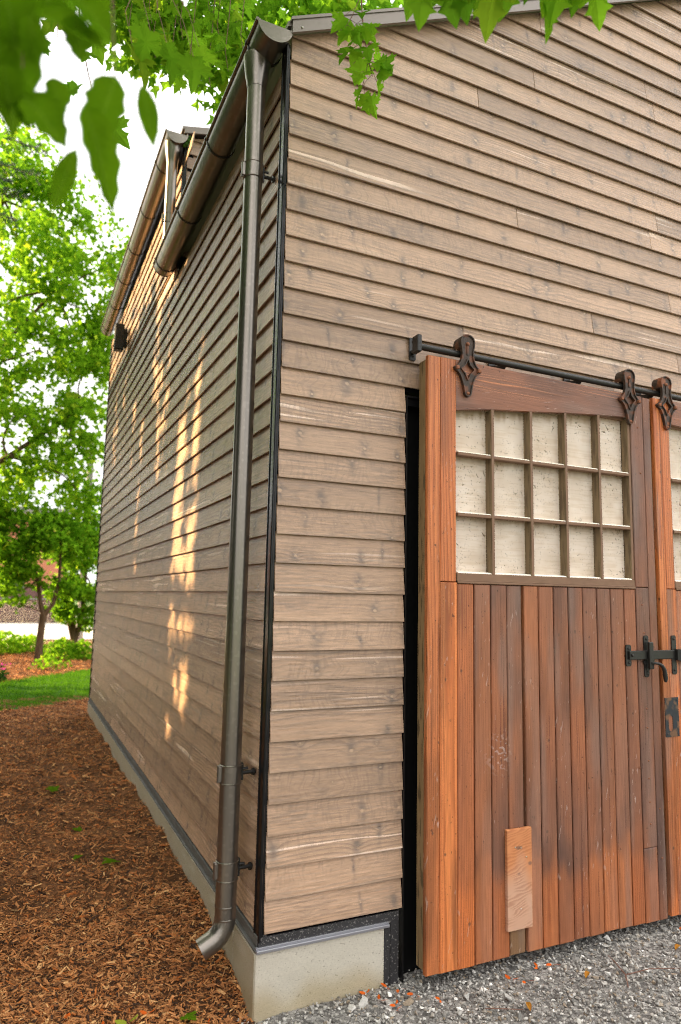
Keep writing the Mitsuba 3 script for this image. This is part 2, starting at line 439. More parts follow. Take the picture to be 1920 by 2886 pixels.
def stone_color(p, n, uv):
    s = uv.x
    c = mix((0.15, 0.143, 0.132), (0.53, 0.508, 0.47), cell_rand(s * 877, 1, 4))
    c = mix(c, (0.80, 0.78, 0.74), smoothstep(0.90, 0.98, cell_rand(s * 877, 2, 4)))
    c = mix(c, (0.30, 0.225, 0.15), smoothstep(0.80, 0.95, cell_rand(s * 877, 3, 4)) * 0.8)
    return c * (0.78 + 0.44 * fbm(p.x * 160, p.y * 160, p.z * 160))


scene['stone'] = two(prin(proc(stone_color), 0.75, spec=0.35))


def gravel_color(p, n, uv):
    a, b, c = voronoi(p.x * 60, p.y * 60)
    col = mix((0.10, 0.095, 0.09), (0.36, 0.345, 0.325), c)
    return mix(col, (0.05, 0.045, 0.04), smoothstep(0.14, 0.0, b - a))


scene['gravel_sheet'] = two(prin(proc(gravel_color), 0.9, spec=0.1))


def leaf_color(p, n, uv):
    s = uv.x
    c = mix((0.095, 0.245, 0.012), (0.25, 0.50, 0.022), cell_rand(s * 773, 1, 8))
    return mix(c, (0.36, 0.46, 0.03), smoothstep(0.86, 1.0, cell_rand(s * 773, 2, 8)) * 0.7)


def leafmat(fn, trans, rough=0.45):
    return {'type': 'principledthin', 'base_color': proc(fn), 'roughness': rough, 'diff_trans': trans, 'spec_trans': 0.0, 'eta': 1.4}


scene['leaf'] = leafmat(leaf_color, 1.4)


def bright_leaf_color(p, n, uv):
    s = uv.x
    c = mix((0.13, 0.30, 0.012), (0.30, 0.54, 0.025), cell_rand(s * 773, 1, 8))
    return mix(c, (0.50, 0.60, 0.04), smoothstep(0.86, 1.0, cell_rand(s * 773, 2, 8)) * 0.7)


scene['bright_leaf'] = leafmat(bright_leaf_color, 1.35)  # backlit brightness of background foliage is put into this leaf colour


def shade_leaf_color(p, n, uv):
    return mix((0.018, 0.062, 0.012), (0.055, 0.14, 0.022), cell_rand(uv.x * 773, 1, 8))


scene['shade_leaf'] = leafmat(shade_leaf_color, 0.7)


def needle_color(p, n, uv):
    return mix((0.03, 0.075, 0.045), (0.075, 0.125, 0.055), cell_rand(uv.x * 773, 1, 8))


scene['needle'] = two(prin(proc(needle_color), 0.6))


def near_leaf_color(p, n, uv):
    c = mix((0.065, 0.175, 0.004), (0.17, 0.34, 0.007), fbm(p.x * 26, p.y * 26, p.z * 26))
    q = (uv.y - 0.9 * dr.abs(uv.x)) * 9
    vein = dr.maximum(smoothstep(0.020, 0.006, dr.abs(uv.x)), 0.55 * smoothstep(0.10, 0.03, dr.abs(q - dr.floor(q) - 0.5)))
    return mix(c, (0.20, 0.36, 0.03), vein * 0.5)


scene['near_leaf'] = leafmat(near_leaf_color, 1.1, 0.5)


def grass_color(p, n, uv):
    return mix((0.05, 0.165, 0.008), (0.135, 0.31, 0.018), cell_rand(uv.x * 773, 1, 8))


scene['grass_blade'] = leafmat(grass_color, 0.8)
scene['turf'] = two(prin((0.035, 0.085, 0.012), 0.9, spec=0.1))
scene['petal'] = leafmat(lambda p, n, uv: mix((0.55, 0.03, 0.30), (0.72, 0.10, 0.45), cell_rand(uv.x * 77, 1, 1)), 0.8)


def bark_color(p, n, uv):
    return mix((0.055, 0.036, 0.022), (0.17, 0.115, 0.072), fbm(p.x * 22, p.y * 22, p.z * 6))


scene['bark'] = two(prin(proc(bark_color), 0.9, spec=0.15))


def brick_color(p, n, uv):
    row = dr.floor(p.z / 0.075)
    col = p.x / 0.23 + 0.5 * (row - 2 * dr.floor(row / 2))
    fx, fz = col - dr.floor(col), p.z / 0.075 - row
    r = 0.5 + 0.35 * (cell_rand(dr.floor(col), row, 2) - 0.5) + 0.4 * (fbm(p.x * 0.8, p.z * 0.8, 1.0) - 0.5)
    joint = dr.maximum(smoothstep(0.05, 0.02, dr.minimum(fx, 1 - fx)), smoothstep(0.14, 0.06, dr.minimum(fz, 1 - fz)))
    c = mix((0.34, 0.12, 0.07), (0.46, 0.19, 0.11), r)
    c = mix(c, (0.115, 0.058, 0.055), smoothstep(1.9, 1.5, p.z))
    return mix(c, (0.42, 0.37, 0.32), joint * 0.12)


scene['brick'] = two(prin(proc(brick_color), 0.85, spec=0.2))
scene['roof_grey'] = two(prin((0.20, 0.19, 0.19), 0.8))
scene['dark_glass'] = two(prin((0.02, 0.022, 0.025), 0.15, spec=0.7))
scene['cream'] = two(prin((0.7, 0.66, 0.55), 0.7))


def road_color(p, n, uv):
    return mix((0.42, 0.40, 0.37), (0.52, 0.50, 0.46), fbm(p.x * 2, p.y * 2, 0.0))


scene['road_mat'] = two(prin(proc(road_color), 0.9, spec=0.2))
scene['wire_metal'] = two(prin((0.35, 0.35, 0.35), 0.4, metallic=0.8))
scene['cable_black'] = two(prin((0.03, 0.03, 0.03), 0.6))
scene['pole_grey'] = two(prin((0.20, 0.19, 0.175), 0.8))
scene['orange_dry'] = leafmat(lambda p, n, uv: mix((0.85, 0.20, 0.03), (0.62, 0.10, 0.02), noise(p.x * 70, p.y * 70, p.z * 70)), 0.6)
scene['yellow_dry'] = leafmat(lambda p, n, uv: mix((0.55, 0.27, 0.04), (0.42, 0.17, 0.03), noise(p.x * 70, p.y * 70, p.z * 70)), 0.6)
scene['lime_dry'] = leafmat(lambda p, n, uv: mix((0.36, 0.40, 0.04), (0.28, 0.34, 0.04), noise(p.x * 60, p.y * 60, p.z * 60)), 0.6)
scene['twig_wood'] = two(prin((0.17, 0.085, 0.06), 0.8))

# ------------------------------------------------------------------ ground
def hgt(x, y):
    """Height of the mulch and lawn west of the building."""
    yy = [-3, -0.2, 0.05, 0.2, 0.32, 0.46, 0.67, 0.93, 1.4, 2.0, 2.5, 3.0, 3.8, 4.8, 5.8, 6.7, 8, 10, 14, 18, 24]
    zz = [-0.34, -0.34, -0.33, -0.31, -0.275, -0.24, -0.21, -0.18, -0.19, -0.18, -0.20, -0.18, -0.21, -0.205, -0.215, -0.20, -0.27, -0.30, -0.30, -0.30, -0.32]
    base = np.interp(y, yy, zz)
    far = np.interp(y, [-3, 0, 1, 6, 9, 24], [-0.33, -0.31, -0.25, -0.26, -0.30, -0.30])
    t = np.clip((-0.03 - x) / 0.7, 0, 1)
    z = base * (1 - t) + far * t
    return z + (0.018 * np.sin(x * 7.1 + 2.0 * np.sin(y * 3.1)) * np.sin(y * 5.3 + 1.0) + 0.010 * np.sin(x * 17 + y * 11)) * np.clip((y + 0.4) / 0.6, 0, 1)


def grid(x0, x1, y0, y1, nx, ny, zf):
    xs, ys = np.meshgrid(np.linspace(x0, x1, nx), np.linspace(y0, y1, ny), indexing='ij')
    v = np.c_[xs.ravel(), ys.ravel(), zf(xs, ys).ravel()]
    i, j = np.meshgrid(np.arange(nx - 1), np.arange(ny - 1), indexing='ij')
    a = (i * ny + j).ravel()
    return trimesh.Trimesh(v, np.vstack([np.c_[a, a + ny, a + ny + 1], np.c_[a, a + ny + 1, a + 1]]), process=False)


emit('ground', ply(grid(-400, 400, -300, 500, 41, 41, lambda x, y: 0 * x - 0.40), 'turf'), 'grassy ground around the building', 'ground', kind='structure')
emit('mulch_bed', ply(grid(-9, 1.6, -0.35, 9.4, 170, 160, hgt), 'soil', smooth=True), 'bed of brown bark mulch along the side wall', 'mulch bed', kind='structure')
emit('gravel_drive', ply(grid(-9, 14, -14, 0.30, 120, 80, lambda x, y: np.where(x < -0.06, -0.345, -0.315) + 0.006 * np.sin(x * 9) * np.sin(y * 8)), 'gravel_sheet', smooth=True), 'grey crushed stone drive before the sliding doors', 'gravel', kind='structure')


def edge_near(x):
    return 8.9 + 0.84 * x


def edge_far(x):
    return 12.75 + 1.08 * x


def strip(x0, x1, fa, fb, n, m, dz):
    xs = np.linspace(x0, x1, n)
    v = []
    for x in xs:
        ya, yb = fa(x), fb(x)
        y = np.linspace(ya, yb, m)
        v.append(np.c_[np.full(m, x), y, hgt(np.full(m, x), y) + dz])
    v = np.vstack(v)
    i, j = np.meshgrid(np.arange(n - 1), np.arange(m - 1), indexing='ij')
    a = (i * m + j).ravel()
    return trimesh.Trimesh(v, np.vstack([np.c_[a, a + m, a + m + 1], np.c_[a, a + m + 1, a + 1]]), process=False)


emit('lawn', ply(strip(-7, 7, lambda x: edge_near(max(x, -4.0)), lambda x: edge_far(max(x, -5)) + 0.1, 60, 40, -0.006), 'turf', smooth=True), 'strip of mown lawn beyond the mulch', 'lawn', kind='structure')
emit('mulch_bed', ply(strip(-8, 8, lambda x: edge_far(max(x, -5)) - 0.05, lambda x: 24.0, 70, 60, -0.02), 'soil', smooth=True), 'second mulch bed under the trees beyond the lawn', 'mulch bed', kind='structure')
emit('road', ply(grid(-60, 60, 25, 39, 30, 8, lambda x, y: 0 * x - 0.36), 'road_mat'), 'pale sunlit road beyond the wire fence', 'road', kind='structure')


def scatter_boxes(n, xy, zf, L, W, H, tilt, seed):
    """n thin slivers (ten triangles each) as one mesh."""
    r = np.random.default_rng(seed)
    x, y = xy
    a = r.uniform(0, 2 * np.pi, n)
    e = r.normal(0, tilt, n)
    ro = r.normal(0, 0.5, n)
    d = np.c_[np.cos(a) * np.cos(e), np.sin(a) * np.cos(e), np.sin(e)]
    s0 = np.c_[-np.sin(a), np.cos(a), 0 * a]
    up = np.cross(d, s0)
    s = s0 * np.cos(ro)[:, None] + up * np.sin(ro)[:, None]
    u = np.cross(d, s)
    c = np.c_[x, y, zf]
    l, w, h = L / 2, W / 2, H / 2
    tap = r.uniform(0.25, 1.0, n)
    tap2 = r.uniform(0.5, 1.0, n)
    sk = r.normal(0, 0.3, n)
    vs = []
    for (i, t) in ((-1, tap), (1, tap2)):
        for (j, q) in ((-1, 1), (1, 1), (1, -1), (-1, -1)):
            vs.append(c + d * (i * l + sk * w * j * 1.0)[:, None] + s * (j * w * t)[:, None] + u * (q * h * (0.5 + 0.5 * t))[:, None])
    v = np.stack(vs, 1).reshape(-1, 3)
    f = np.array([[0, 1, 5], [0, 5, 4], [1, 2, 6], [1, 6, 5], [3, 0, 4], [3, 4, 7], [0, 3, 2], [0, 2, 1], [4, 5, 6], [4, 6, 7]])
    F = (np.arange(n)[:, None, None] * 8 + f[None]).reshape(-1, 3)
    uv = np.repeat(np.c_[r.uniform(0, 1, n), np.zeros(n)], 8, 0)
    return v, F, uv


def chips():
    mb = MB()
    r = np.random.default_rng(5)
    for (n, x0, x1, y0, y1, ls, k) in ((68000, -1.9, -0.03, -0.35, 2.6, 0.64, 1), (52000, -2.2, 0.7, 2.6, 9.6, 0.85, 2), (13000, -3.2, 2.2, 10.5, 18.5, 2.2, 3)):
        x, y = r.uniform(x0, x1, n), r.uniform(y0, y1, n)
        if k == 1:
            y = np.where(r.uniform(size=n) < 0.55, r.uniform(-0.35, 1.1, n), y)
        ok = np.ones(n, bool)
        if k == 2:
            ok = (y < edge_near(x) + r.normal(0, 0.08, n)) & ((x < -0.03) | (y > 7.16))
        if k == 3:
            ok = y > edge_far(x) + r.normal(0, 0.1, n)
        x, y = x[ok], y[ok]
        n = len(x)
        L = np.clip(r.lognormal(-3.55, 0.42, n), 0.012, 0.085) * ls
        W = np.clip(L * r.uniform(0.13, 0.42, n), 0.003, 0.02)
        W = np.where(r.uniform(size=n) < 0.3, W * 0.5, W) * (1 if k < 3 else 0.9)
        z = hgt(x, y) + r.uniform(-0.006, 0.020, n) * (1.4 if k == 3 else 1)
        mb.add(*scatter_boxes(n, (x, y), z, L, W, W * r.uniform(0.2, 0.6, n), 0.28, 40 + k))
    return mb


emit('bark_mulch', chips().shape('chip'), 'loose reddish brown bark chips covering the beds', 'mulch', kind='stuff')


def stones():
    r = np.random.default_rng(9)
    mb = MB()
    protos = []
    for i in range(24):
        p = r.normal(size=(9, 3))
        p /= np.linalg.norm(p, axis=1, keepdims=True)
        p *= r.uniform(0.65, 1.1, (9, 1))
        h = man(m3.Manifold.hull_points(p * [1.0, r.uniform(0.6, 0.95), r.uniform(0.35, 0.75)]))
        v, f = h.vertices[h.faces].reshape(-1, 3), np.arange(len(h.faces) * 3).reshape(-1, 3)
        protos.append((np.asarray(v), f))
    n = 21000
    x, y = r.uniform(-0.09, 2.9, n), r.uniform(-1.25, 0.06, n)
    s = np.clip(r.lognormal(-4.88, 0.40, n), 0.004, 0.022)
    big = [(0.42, -0.09, 0.045), (0.53, -0.13, 0.04), (0.45, -0.18, 0.032), (0.36, -0.10, 0.03), (0.60, -0.15, 0.03), (1.0, -0.3, 0.028), (1.55, -0.32, 0.026), (0.85, -0.22, 0.025)]
    x[:len(big)], y[:len(big)], s[:len(big)] = np.array(big).T
    z = -0.312 + r.uniform(0, 0.016, n) - 0.004 + np.where(x < 0.35, (0.35 - x) * -0.05, 0)
    a, b = r.uniform(0, 2 * np.pi, n), r.normal(0, 0.4, n)
    tone = r.uniform(0, 1, n)
    for i in range(n):
        v, f = protos[i % 24]
        ca, sa, cb, sb = math.cos(a[i]), math.sin(a[i]), math.cos(b[i]), math.sin(b[i])
        R = np.array([[ca, -sa, 0], [sa, ca, 0], [0, 0, 1]]) @ np.array([[1, 0, 0], [0, cb, -sb], [0, sb, cb]])
        mb.add(v * s[i] @ R.T + [x[i], y[i], z[i]], f, [tone[i], 0])
    return mb


emit('gravel', stones().shape('stone'), 'loose grey crushed stones of the drive', 'gravel', kind='stuff')


def blades():
    r = np.random.default_rng(3)
    n = 60000
    x, y = r.uniform(-3.0, 1.9, n), r.uniform(6.5, 15.5, n)
    ok = (y > edge_near(x) + r.normal(0, 0.04, n)) & (y < edge_far(x) + r.normal(0, 0.06, n))
    x, y = x[ok], y[ok]
    n = len(x)
    a, h, lean = r.uniform(0, 2 * np.pi, n), r.uniform(0.03, 0.085, n), r.normal(0, 0.025, (n, 2))
    b = np.c_[x, y, hgt(x, y) - 0.01]
    w = np.c_[np.cos(a), np.sin(a), 0 * a] * 0.006
    v = np.stack([b - w, b + w, b + np.c_[lean, h]], 1).reshape(-1, 3)
    mb = MB()
    mb.add(v, np.arange(3 * n).reshape(-1, 3), np.repeat(np.c_[r.uniform(0, 1, n), np.zeros(n)], 3, 0))
    return mb


emit('lawn_grass', blades().shape('grass_blade'), 'short bright green grass of the lawn strip', 'grass', kind='stuff')

# ------------------------------------------------------------------ the clapboard building
B = 'clapboard_building'
tag(B, 'brown timber clapboard building with metal gutters, black corner trim and concrete base', 'building')
EX = 0.127                       # exposure of one board
RAKE = lambda x: 4.060 + 0.497 * x     # top limit of the gable boards
APEX = 3.6
WIDE = 7.2


def rake(x):
    return RAKE(x) if x < APEX else RAKE(2 * APEX - x)


bn = [0]


def siding_board(parent, frame, l0, l1, z0, z1, mat, l0t=None, l1t=None):
    mb = MB()
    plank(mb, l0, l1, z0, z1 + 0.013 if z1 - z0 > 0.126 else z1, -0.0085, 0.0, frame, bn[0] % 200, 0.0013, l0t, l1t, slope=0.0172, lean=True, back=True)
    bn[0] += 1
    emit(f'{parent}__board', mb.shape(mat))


# front wall: sheathing behind, then the boards
fw = B + '__front_wall'
poly = Polygon([(0.0, -0.02), (0.63, -0.02), (0.63, 2.40), (3.85, 2.40), (3.85, -0.02), (WIDE, -0.02), (WIDE, 3.98), (APEX, RAKE(APEX) - 0.06), (0.0, 3.98)])
emit(fw, ply(front_plate(poly, 0.031, 0.05), 'black_void'), 'gable front clad in weathered brown boards')
JOINTS = {27: [1.36], 25: [2.55], 18: [0.715, 2.3], 21: [1.0], 22: [2.6], 15: [0.62, 1.52, 2.9], 24: [3.1], 20: [2.05], 19: [2.7], 28: [2.4], 30: [3.3], 17: [2.42], 26: [3.6], 23: [1.9]}
row = 0
while row * EX < RAKE(APEX):
    z0, z1 = row * EX, (row + 1) * EX
    xs = [(0.002, WIDE)]
    if z1 < 2.37 or z0 < 2.35:
        xs = [(0.002, 0.656 + 0.0012 * math.sin(row * 2.3)), (3.80, WIDE)]
    for a, b in xs:
        cuts = [c for c in JOINTS.get(row, [2.2 + 1.1 * math.sin(row * 2.7)]) if a + 0.3 < c < b - 0.3]
        cuts += [c for c in (4.6 + 0.8 * math.sin(row * 1.9),) if a + 0.3 < c < b - 0.3 and not any(abs(c - d) < 0.6 for d in cuts)]
        for s, e in zip([a] + sorted(cuts), sorted(cuts) + [b]):
            s, e = s + 0.0012, e - 0.0012
            zt = z1
            sb, st, eb, et = s, s, e, e
            inv = lambda z: (z - 4.060) / 0.497
            if z1 > RAKE(0) - 0.001:      # ends cut along the rake
                sb, st = max(s, inv(z0)), max(s, inv(z1))
                eb, et = min(e, 2 * APEX - inv(z0)), min(e, 2 * APEX - inv(z1))
            if eb - sb < 0.02:
                continue
            if et - st < 0.006:               # a piece that ends below its full height under the rake
                zt = max(RAKE(e) if st >= e - 0.006 else RAKE(2 * APEX - s), z0 + 0.02)
                st, et = (et - 0.006, et) if st >= e - 0.006 else (st, st + 0.006)
            siding_board(fw, FRONT(0.0), sb, eb, z0, zt, 'siding', st, et)
    row += 1

# left wall
XL, YE, YS = -0.0207, 7.105, 2.45
lw = B + '__side_wall'
m = joinm([cbox((0.0105, 0.06, -0.02), (0.06, YS, 3.98)), cbox((0.0105, YS + 0.001, -0.02), (0.06, YE, 4.98))])
emit(lw, ply(m, 'black_void'), 'long side wall clad in dark brown boards with sun patches')
for row in range(40):
    z0, z1 = row * EX, (row + 1) * EX
    y0, y1 = 0.062, YE
    if z0 > 3.93:
        y0 = YS + 0.047
    if z1 > 5.02:
        break
    c = 3.4 + 1.3 * math.sin(row * 2.1) if row % 3 else 4.9 + 0.6 * math.sin(row)
    for s, e in ((y0, c), (c, y1)):
        siding_board(lw, LEFT(XL), s + 0.0012, e - 0.0012, z0, z1, 'siding')
# dormer cheek, facing the front
cw = B + '__dormer_wall'
emit(cw, ply(front_plate(Polygon([(0.0, 4.0), (3.0, 5.55), (3.0, 5.62), (0.0, 5.03)]), YS + 0.03, 0.03), 'black_void'), 'small upper wall of the raised part, clad in boards')
for i in range(32, 46):
    z0, z1 = i * EX, (i + 1) * EX
    a = 0.006
    b = (z1 - 4.0) / 0.497 + 0.15
    top = 5.10 + 0.235 * np.array([a, b])
    if z0 > top[1]:
        continue
    st = max(a, (z1 - 5.10) / 0.235)
    sb = max(a, (z0 - 5.10) / 0.235)
    if b - st < 0.05:
        continue
    siding_board(cw, FRONT(YS - 0.012), sb, b, z0, z1, 'siding', st, b)

# far wall, back and inside are closed with plain sheathing
emit(B + '__rear_wall', ply(front_plate(Polygon([(0.0, -0.3), (WIDE, -0.3), (WIDE, 3.98), (APEX, RAKE(APEX) - 0.06), (0.0, 4.98)]), YE - 0.06, 0.05), 'siding_far'))

# corner trims: black folded metal
def corner_trim(key, x0, x1, y0, y1, z0, z1, label=None):
    pts = joinm([cbox((x0, y0 + 0.010, z0), (x0 + 0.010, y1, z1), 0.002), cbox((x0 + 0.002, y0 + 0.008, z0), (x1, y0 + 0.020, z1), 0.002), cbox((x0 - 0.004, y1 - 0.006, z0), (x0 + 0.010, y1 + 0.004, z1), 0.002),
                 cbox((x0 - 0.002, y0 - 0.002, z0), (x0 + 0.010, y0 + 0.010, z1), 0.003)])
    emit(key, ply(pts, 'black_metal'), label)


corner_trim(B + '__corner_trim', XL, 0.0005, 0.002, 0.058, -0.03, 3.29, 'black metal trim up the near corner')
corner_trim(B + '__corner_trim', XL, 0.0005, 0.002, 0.058, 3.292, 4.02, 'upper length of the black corner trim')
corner_trim(B + '__corner_trim', XL, 0.0045, YS - 0.012, YS + 0.03, 3.95, 5.06)
emit(B + '__corner_trim', ply(cbox((XL - 0.004, YE - 0.006, -0.02), (0.03, YE + 0.04, 4.97)), 'black_metal'))

# base: flashing, membrane, concrete
f = joinm([cbox((XL - 0.012, -0.004, -0.054), (0.585, 0.012, -0.046), 0.001), cbox((XL - 0.012, -0.014, -0.066), (0.585, 0.006, -0.0535), 0.002)])
emit(B + '__flashing', ply(f, 'lip_metal'), 'thin grey metal drip edge above the concrete')
emit(B + '__membrane', ply(joinm([cbox((XL, 0.004, -0.0475), (0.640, 0.016, -0.012), 0.001), cbox((0.5665, 0.006, -0.40), (0.6405, 0.03, -0.048), 0.001), cbox((0.597, 0.002, -0.40), (0.601, 0.008, -0.05), 0.001)]), 'membrane'), 'black flecked membrane strip under the boards')
s = joinm([cbox((XL - 0.004, 0.016, -0.052), (0.02, YE, -0.01), 0.001), cbox((XL - 0.016, 0.0, -0.064), (XL + 0.006, YE, -0.0525), 0.003)])
emit(B + '__flashing', ply(s, 'side_flashing'), 'dark flashing along the foot of the side wall')
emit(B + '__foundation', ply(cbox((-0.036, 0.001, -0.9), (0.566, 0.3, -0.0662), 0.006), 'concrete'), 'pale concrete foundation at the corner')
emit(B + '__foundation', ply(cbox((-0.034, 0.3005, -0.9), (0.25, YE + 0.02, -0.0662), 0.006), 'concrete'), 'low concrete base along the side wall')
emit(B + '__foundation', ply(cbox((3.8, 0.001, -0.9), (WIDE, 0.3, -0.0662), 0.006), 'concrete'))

# door opening
fr = joinm([cbox((0.6575, 0.0, -0.33), (0.664, 0.06, 2.362), 0.001), cbox((0.6645, 0.022, -0.33), (0.674, 0.06, 2.352), 0.001), cbox((0.6575, 0.0, 2.3625), (3.80, 0.06, 2.372), 0.001),
            cbox((0.6645, 0.018, 2.325), (3.80, 0.05, 2.3615), 0.001)])
emit(B + '__door_frame', ply(fr, 'black_metal'), 'black metal frame of the wide doorway')
emit(B + '__door_frame__dark_panel', ply(cbox((0.6745, 0.062, -0.4), (3.80, 0.08, 2.36)), 'black_void'))

# roofs and rake trims
def roof_slab(pts, y0, y1):
    m = extrude(Polygon(pts), y1 - y0)
    v = m.vertices.copy()
    m.vertices = np.c_[v[:, 0], y1 - v[:, 2], v[:, 1]]
    return m


S = 0.497
emit(B + '__roof', ply(joinm([roof_slab([(-0.03, 4.075), (APEX, 4.09 + S * APEX), (APEX, 4.118 + S * APEX), (-0.03, 4.103)], -0.03, YE + 0.05),
                              roof_slab([(APEX, 4.09 + S * APEX), (WIDE + 0.05, 4.065), (WIDE + 0.05, 4.093), (APEX, 4.118 + S * APEX)], -0.03, YE + 0.05)]), 'trim_metal'), 'brown metal roof')
emit(B + '__roof__rake_trim', ply(joinm([roof_slab([(-0.012, 4.037), (APEX, 4.043 + S * APEX), (APEX, 4.112 + S * APEX), (-0.012, 4.106)], -0.046, -0.0305),
                                          roof_slab([(-0.02, 4.098), (APEX, 4.104 + S * APEX), (APEX, 4.120 + S * APEX), (-0.02, 4.114)], -0.052, -0.02)]), 'trim_metal'), 'grey brown metal trim along the gable edge')
emit(B + '__roof__rake_trim', ply(roof_slab([(APEX, 4.043 + S * APEX), (WIDE, 4.04), (WIDE, 4.11), (APEX, 4.112 + S * APEX)], -0.046, -0.0305), 'trim_metal'))
emit(B + '__roof__screw', ply(joinm([trimesh.creation.icosphere(subdivisions=2, radius=0.006).apply_translation((x, -0.047, 4.062 + S * x)) for x in (0.035, 0.62, 1.2, 1.8, 2.4)]), 'steel', smooth=True))
D = 0.235
emit(B + '__dormer_roof', ply(roof_slab([(-0.05, 5.125), (3.6, 5.137 + D * 3.6), (3.6, 5.165 + D * 3.6), (-0.05, 5.153)], YS - 0.05, YE + 0.05), 'trim_metal'))
emit(B + '__dormer_roof__rake_trim', ply(roof_slab([(-0.035, 5.088), (3.6, 5.096 + D * 3.6), (3.6, 5.150 + D * 3.6), (-0.035, 5.142)], YS - 0.066, YS - 0.0505), 'trim_metal'))
emit(B + '__dormer_roof__moss', ply(joinm([trimesh.creation.icosphere(subdivisions=2, radius=r).apply_translation(c) for c, r in (((0.0, YS - 0.05, 5.03), 0.022), ((-0.015, YS - 0.05, 5.0), 0.018), ((0.01, YS - 0.055, 5.06), 0.016), ((-0.03, YS - 0.045, 4.985), 0.014))]), 'turf'))


def gutter(key, y0, y1, zr, straps, label):
    """Half-round gutter, its rim at height zr."""
    cx, r = -0.0935, 0.083
    a = np.linspace(math.pi, 2 * math.pi, 25)
    prof = [(cx + r * math.cos(t), zr + r * math.sin(t)) for t in a] + [(cx + (r - 0.004) * math.cos(t), zr + (r - 0.004) * math.sin(t)) for t in a[::-1]]
    emit(key, ply(roof_slab(prof, y0, y1), 'gutter_metal', smooth=40), label)
    emit(key + '__bead', ply(tube([(cx - r - 0.004, y, zr + 0.004) for y in (y0 - 0.001, (y0 + y1) / 2, y1 + 0.001)], 0.0088, 14), 'gutter_metal', smooth=40))
    cap = [(cx + (r + 0.003) * math.cos(t), zr + (r + 0.003) * math.sin(t)) for t in a]
    emit(key + '__end_cap', ply(joinm([roof_slab(cap, y0 - 0.006, y0 + 0.0005), roof_slab([(cx + (r + 0.004) * math.cos(t), zr + (r + 0.004) * math.sin(t)) for t in a] + [(cx + (r - 0.008) * math.cos(t), zr + (r - 0.008) * math.sin(t)) for t in a[::-1]], y0 - 0.010, y0 - 0.0055)]), 'gutter_metal', smooth=30))
    emit(key + '__end_cap', ply(roof_slab(cap, y1 - 0.0005, y1 + 0.006), 'gutter_metal', smooth=30))
    emit(key + '__back_flange', ply(cbox((cx + r - 0.002, y0, zr - 0.004), (cx + r + 0.004, y1, zr + 0.035), 0.001), 'gutter_metal'))
    for y in straps:
        ring = [(cx + (r + 0.0045) * math.cos(t), zr + (r + 0.0045) * math.sin(t)) for t in a] + [(cx + (r + 0.0003) * math.cos(t), zr + (r + 0.0003) * math.sin(t)) for t in a[::-1]]
        emit(key + '__strap', ply(joinm([roof_slab(ring, y - 0.007, y + 0.007), cbox((cx - r - 0.016, y - 0.009, zr - 0.004), (cx - r + 0.006, y + 0.009, zr + 0.012), 0.002)]), 'black_iron', smooth=40))


gutter(B + '__gutter', -0.028, 2.66, 4.052, (0.13, 0.93, 1.75, 2.56), 'near half-round metal gutter ending above the lower wall')
gutter(B + '__gutter', YS - 0.06, 7.05, 5.066, (2.85, 3.65, 4.45, 5.25, 6.05, 6.85), 'far, higher half-round metal gutter')


def downpipe(key, x, y, ztop, zbot, clamps, elbow, label):
    R = 0.0445
    path = [(x, y, ztop - 0.14), (x, y, (ztop + zbot) / 2), (x, y, zbot)]
    if elbow:
        n = 12
        for i in range(1, n + 1):
            t = math.radians(62) * i / n
            path.append((x - 0.10 * (1 - math.cos(t)), y - 0.006 * i / n, zbot - 0.10 * math.sin(t)))
        e = np.array(path[-1])
        path.append(tuple(e + np.array([-math.sin(math.radians(62)), 0, -math.cos(math.radians(62))]) * 0.055))
    m = tube(path, R, 32, caps=not elbow)
    if elbow:
        inner = tube(path[-3:], R - 0.003, 32, caps=False)
        inner.invert()
        m = joinm([m, inner])
    emit(key, ply(m, 'gutter_metal', smooth=40), label)
    # funnel under the gutter
    zz = [ztop, ztop - 0.02, ztop - 0.10, ztop - 0.145, ztop - 0.165]
    rr = [0.068, 0.067, 0.057, 0.0475, 0.0465]
    emit(key + '__funnel', ply(tube([(x, y, z) for z in zz], rr, 32, caps=False), 'gutter_metal', smooth=40))
    if elbow:
        for z in (zbot + 0.045, zbot - 0.004):
            emit(key + '__joint', ply(tube([(x, y, z + 0.004), (x, y, z), (x, y, z - 0.004)], [R + 0.0006, R + 0.0022, R + 0.0006], 32, caps=False), 'gutter_metal', smooth=True))
    for z in clamps:
        c = key + '__clamp'
        band = joinm([tube([(x, y, z + 0.036), (x, y, z - 0.036)], R + 0.0025, 32, caps=False),
                      tube([(x, y, z + 0.040), (x, y, z + 0.037), (x, y, z + 0.034)], [R + 0.002, R + 0.0055, R + 0.002], 32, caps=False),
                      tube([(x, y, z - 0.034), (x, y, z - 0.037), (x, y, z - 0.040)], [R + 0.002, R + 0.0055, R + 0.002], 32, caps=False)])
        c = emit(c, ply(band, 'gutter_metal', smooth=30))
        emit(c + '__lug', ply(joinm([cbox((x - R - 0.016, y - 0.006, z - 0.036), (x - R + 0.001, y + 0.003, z + 0.038), 0.002), cbox((x - R - 0.014, y - 0.014, z - 0.03), (x - R + 0.004, y - 0.0065, z + 0.034), 0.002)]), 'gutter_metal'))
        emit(c + '__bracket', ply(joinm([cbox((x + R - 0.002, y - 0.004, z - 0.034), (x + R + 0.012, y + 0.012, z + 0.040), 0.002),
                                          tube([(x + R + 0.008, y + 0.004, z - 0.002), (XL + 0.012, y + 0.004, z - 0.002)], 0.0085, 12), tube([(x + R + 0.006, y - 0.006, z + 0.017), (x + R + 0.03, y - 0.006, z + 0.017)], 0.006, 10),
                                          tube([(XL - 0.004, y + 0.004, z - 0.002), (XL + 0.006, y + 0.004, z - 0.002)], 0.016, 12)]), 'black_iron', smooth=35))


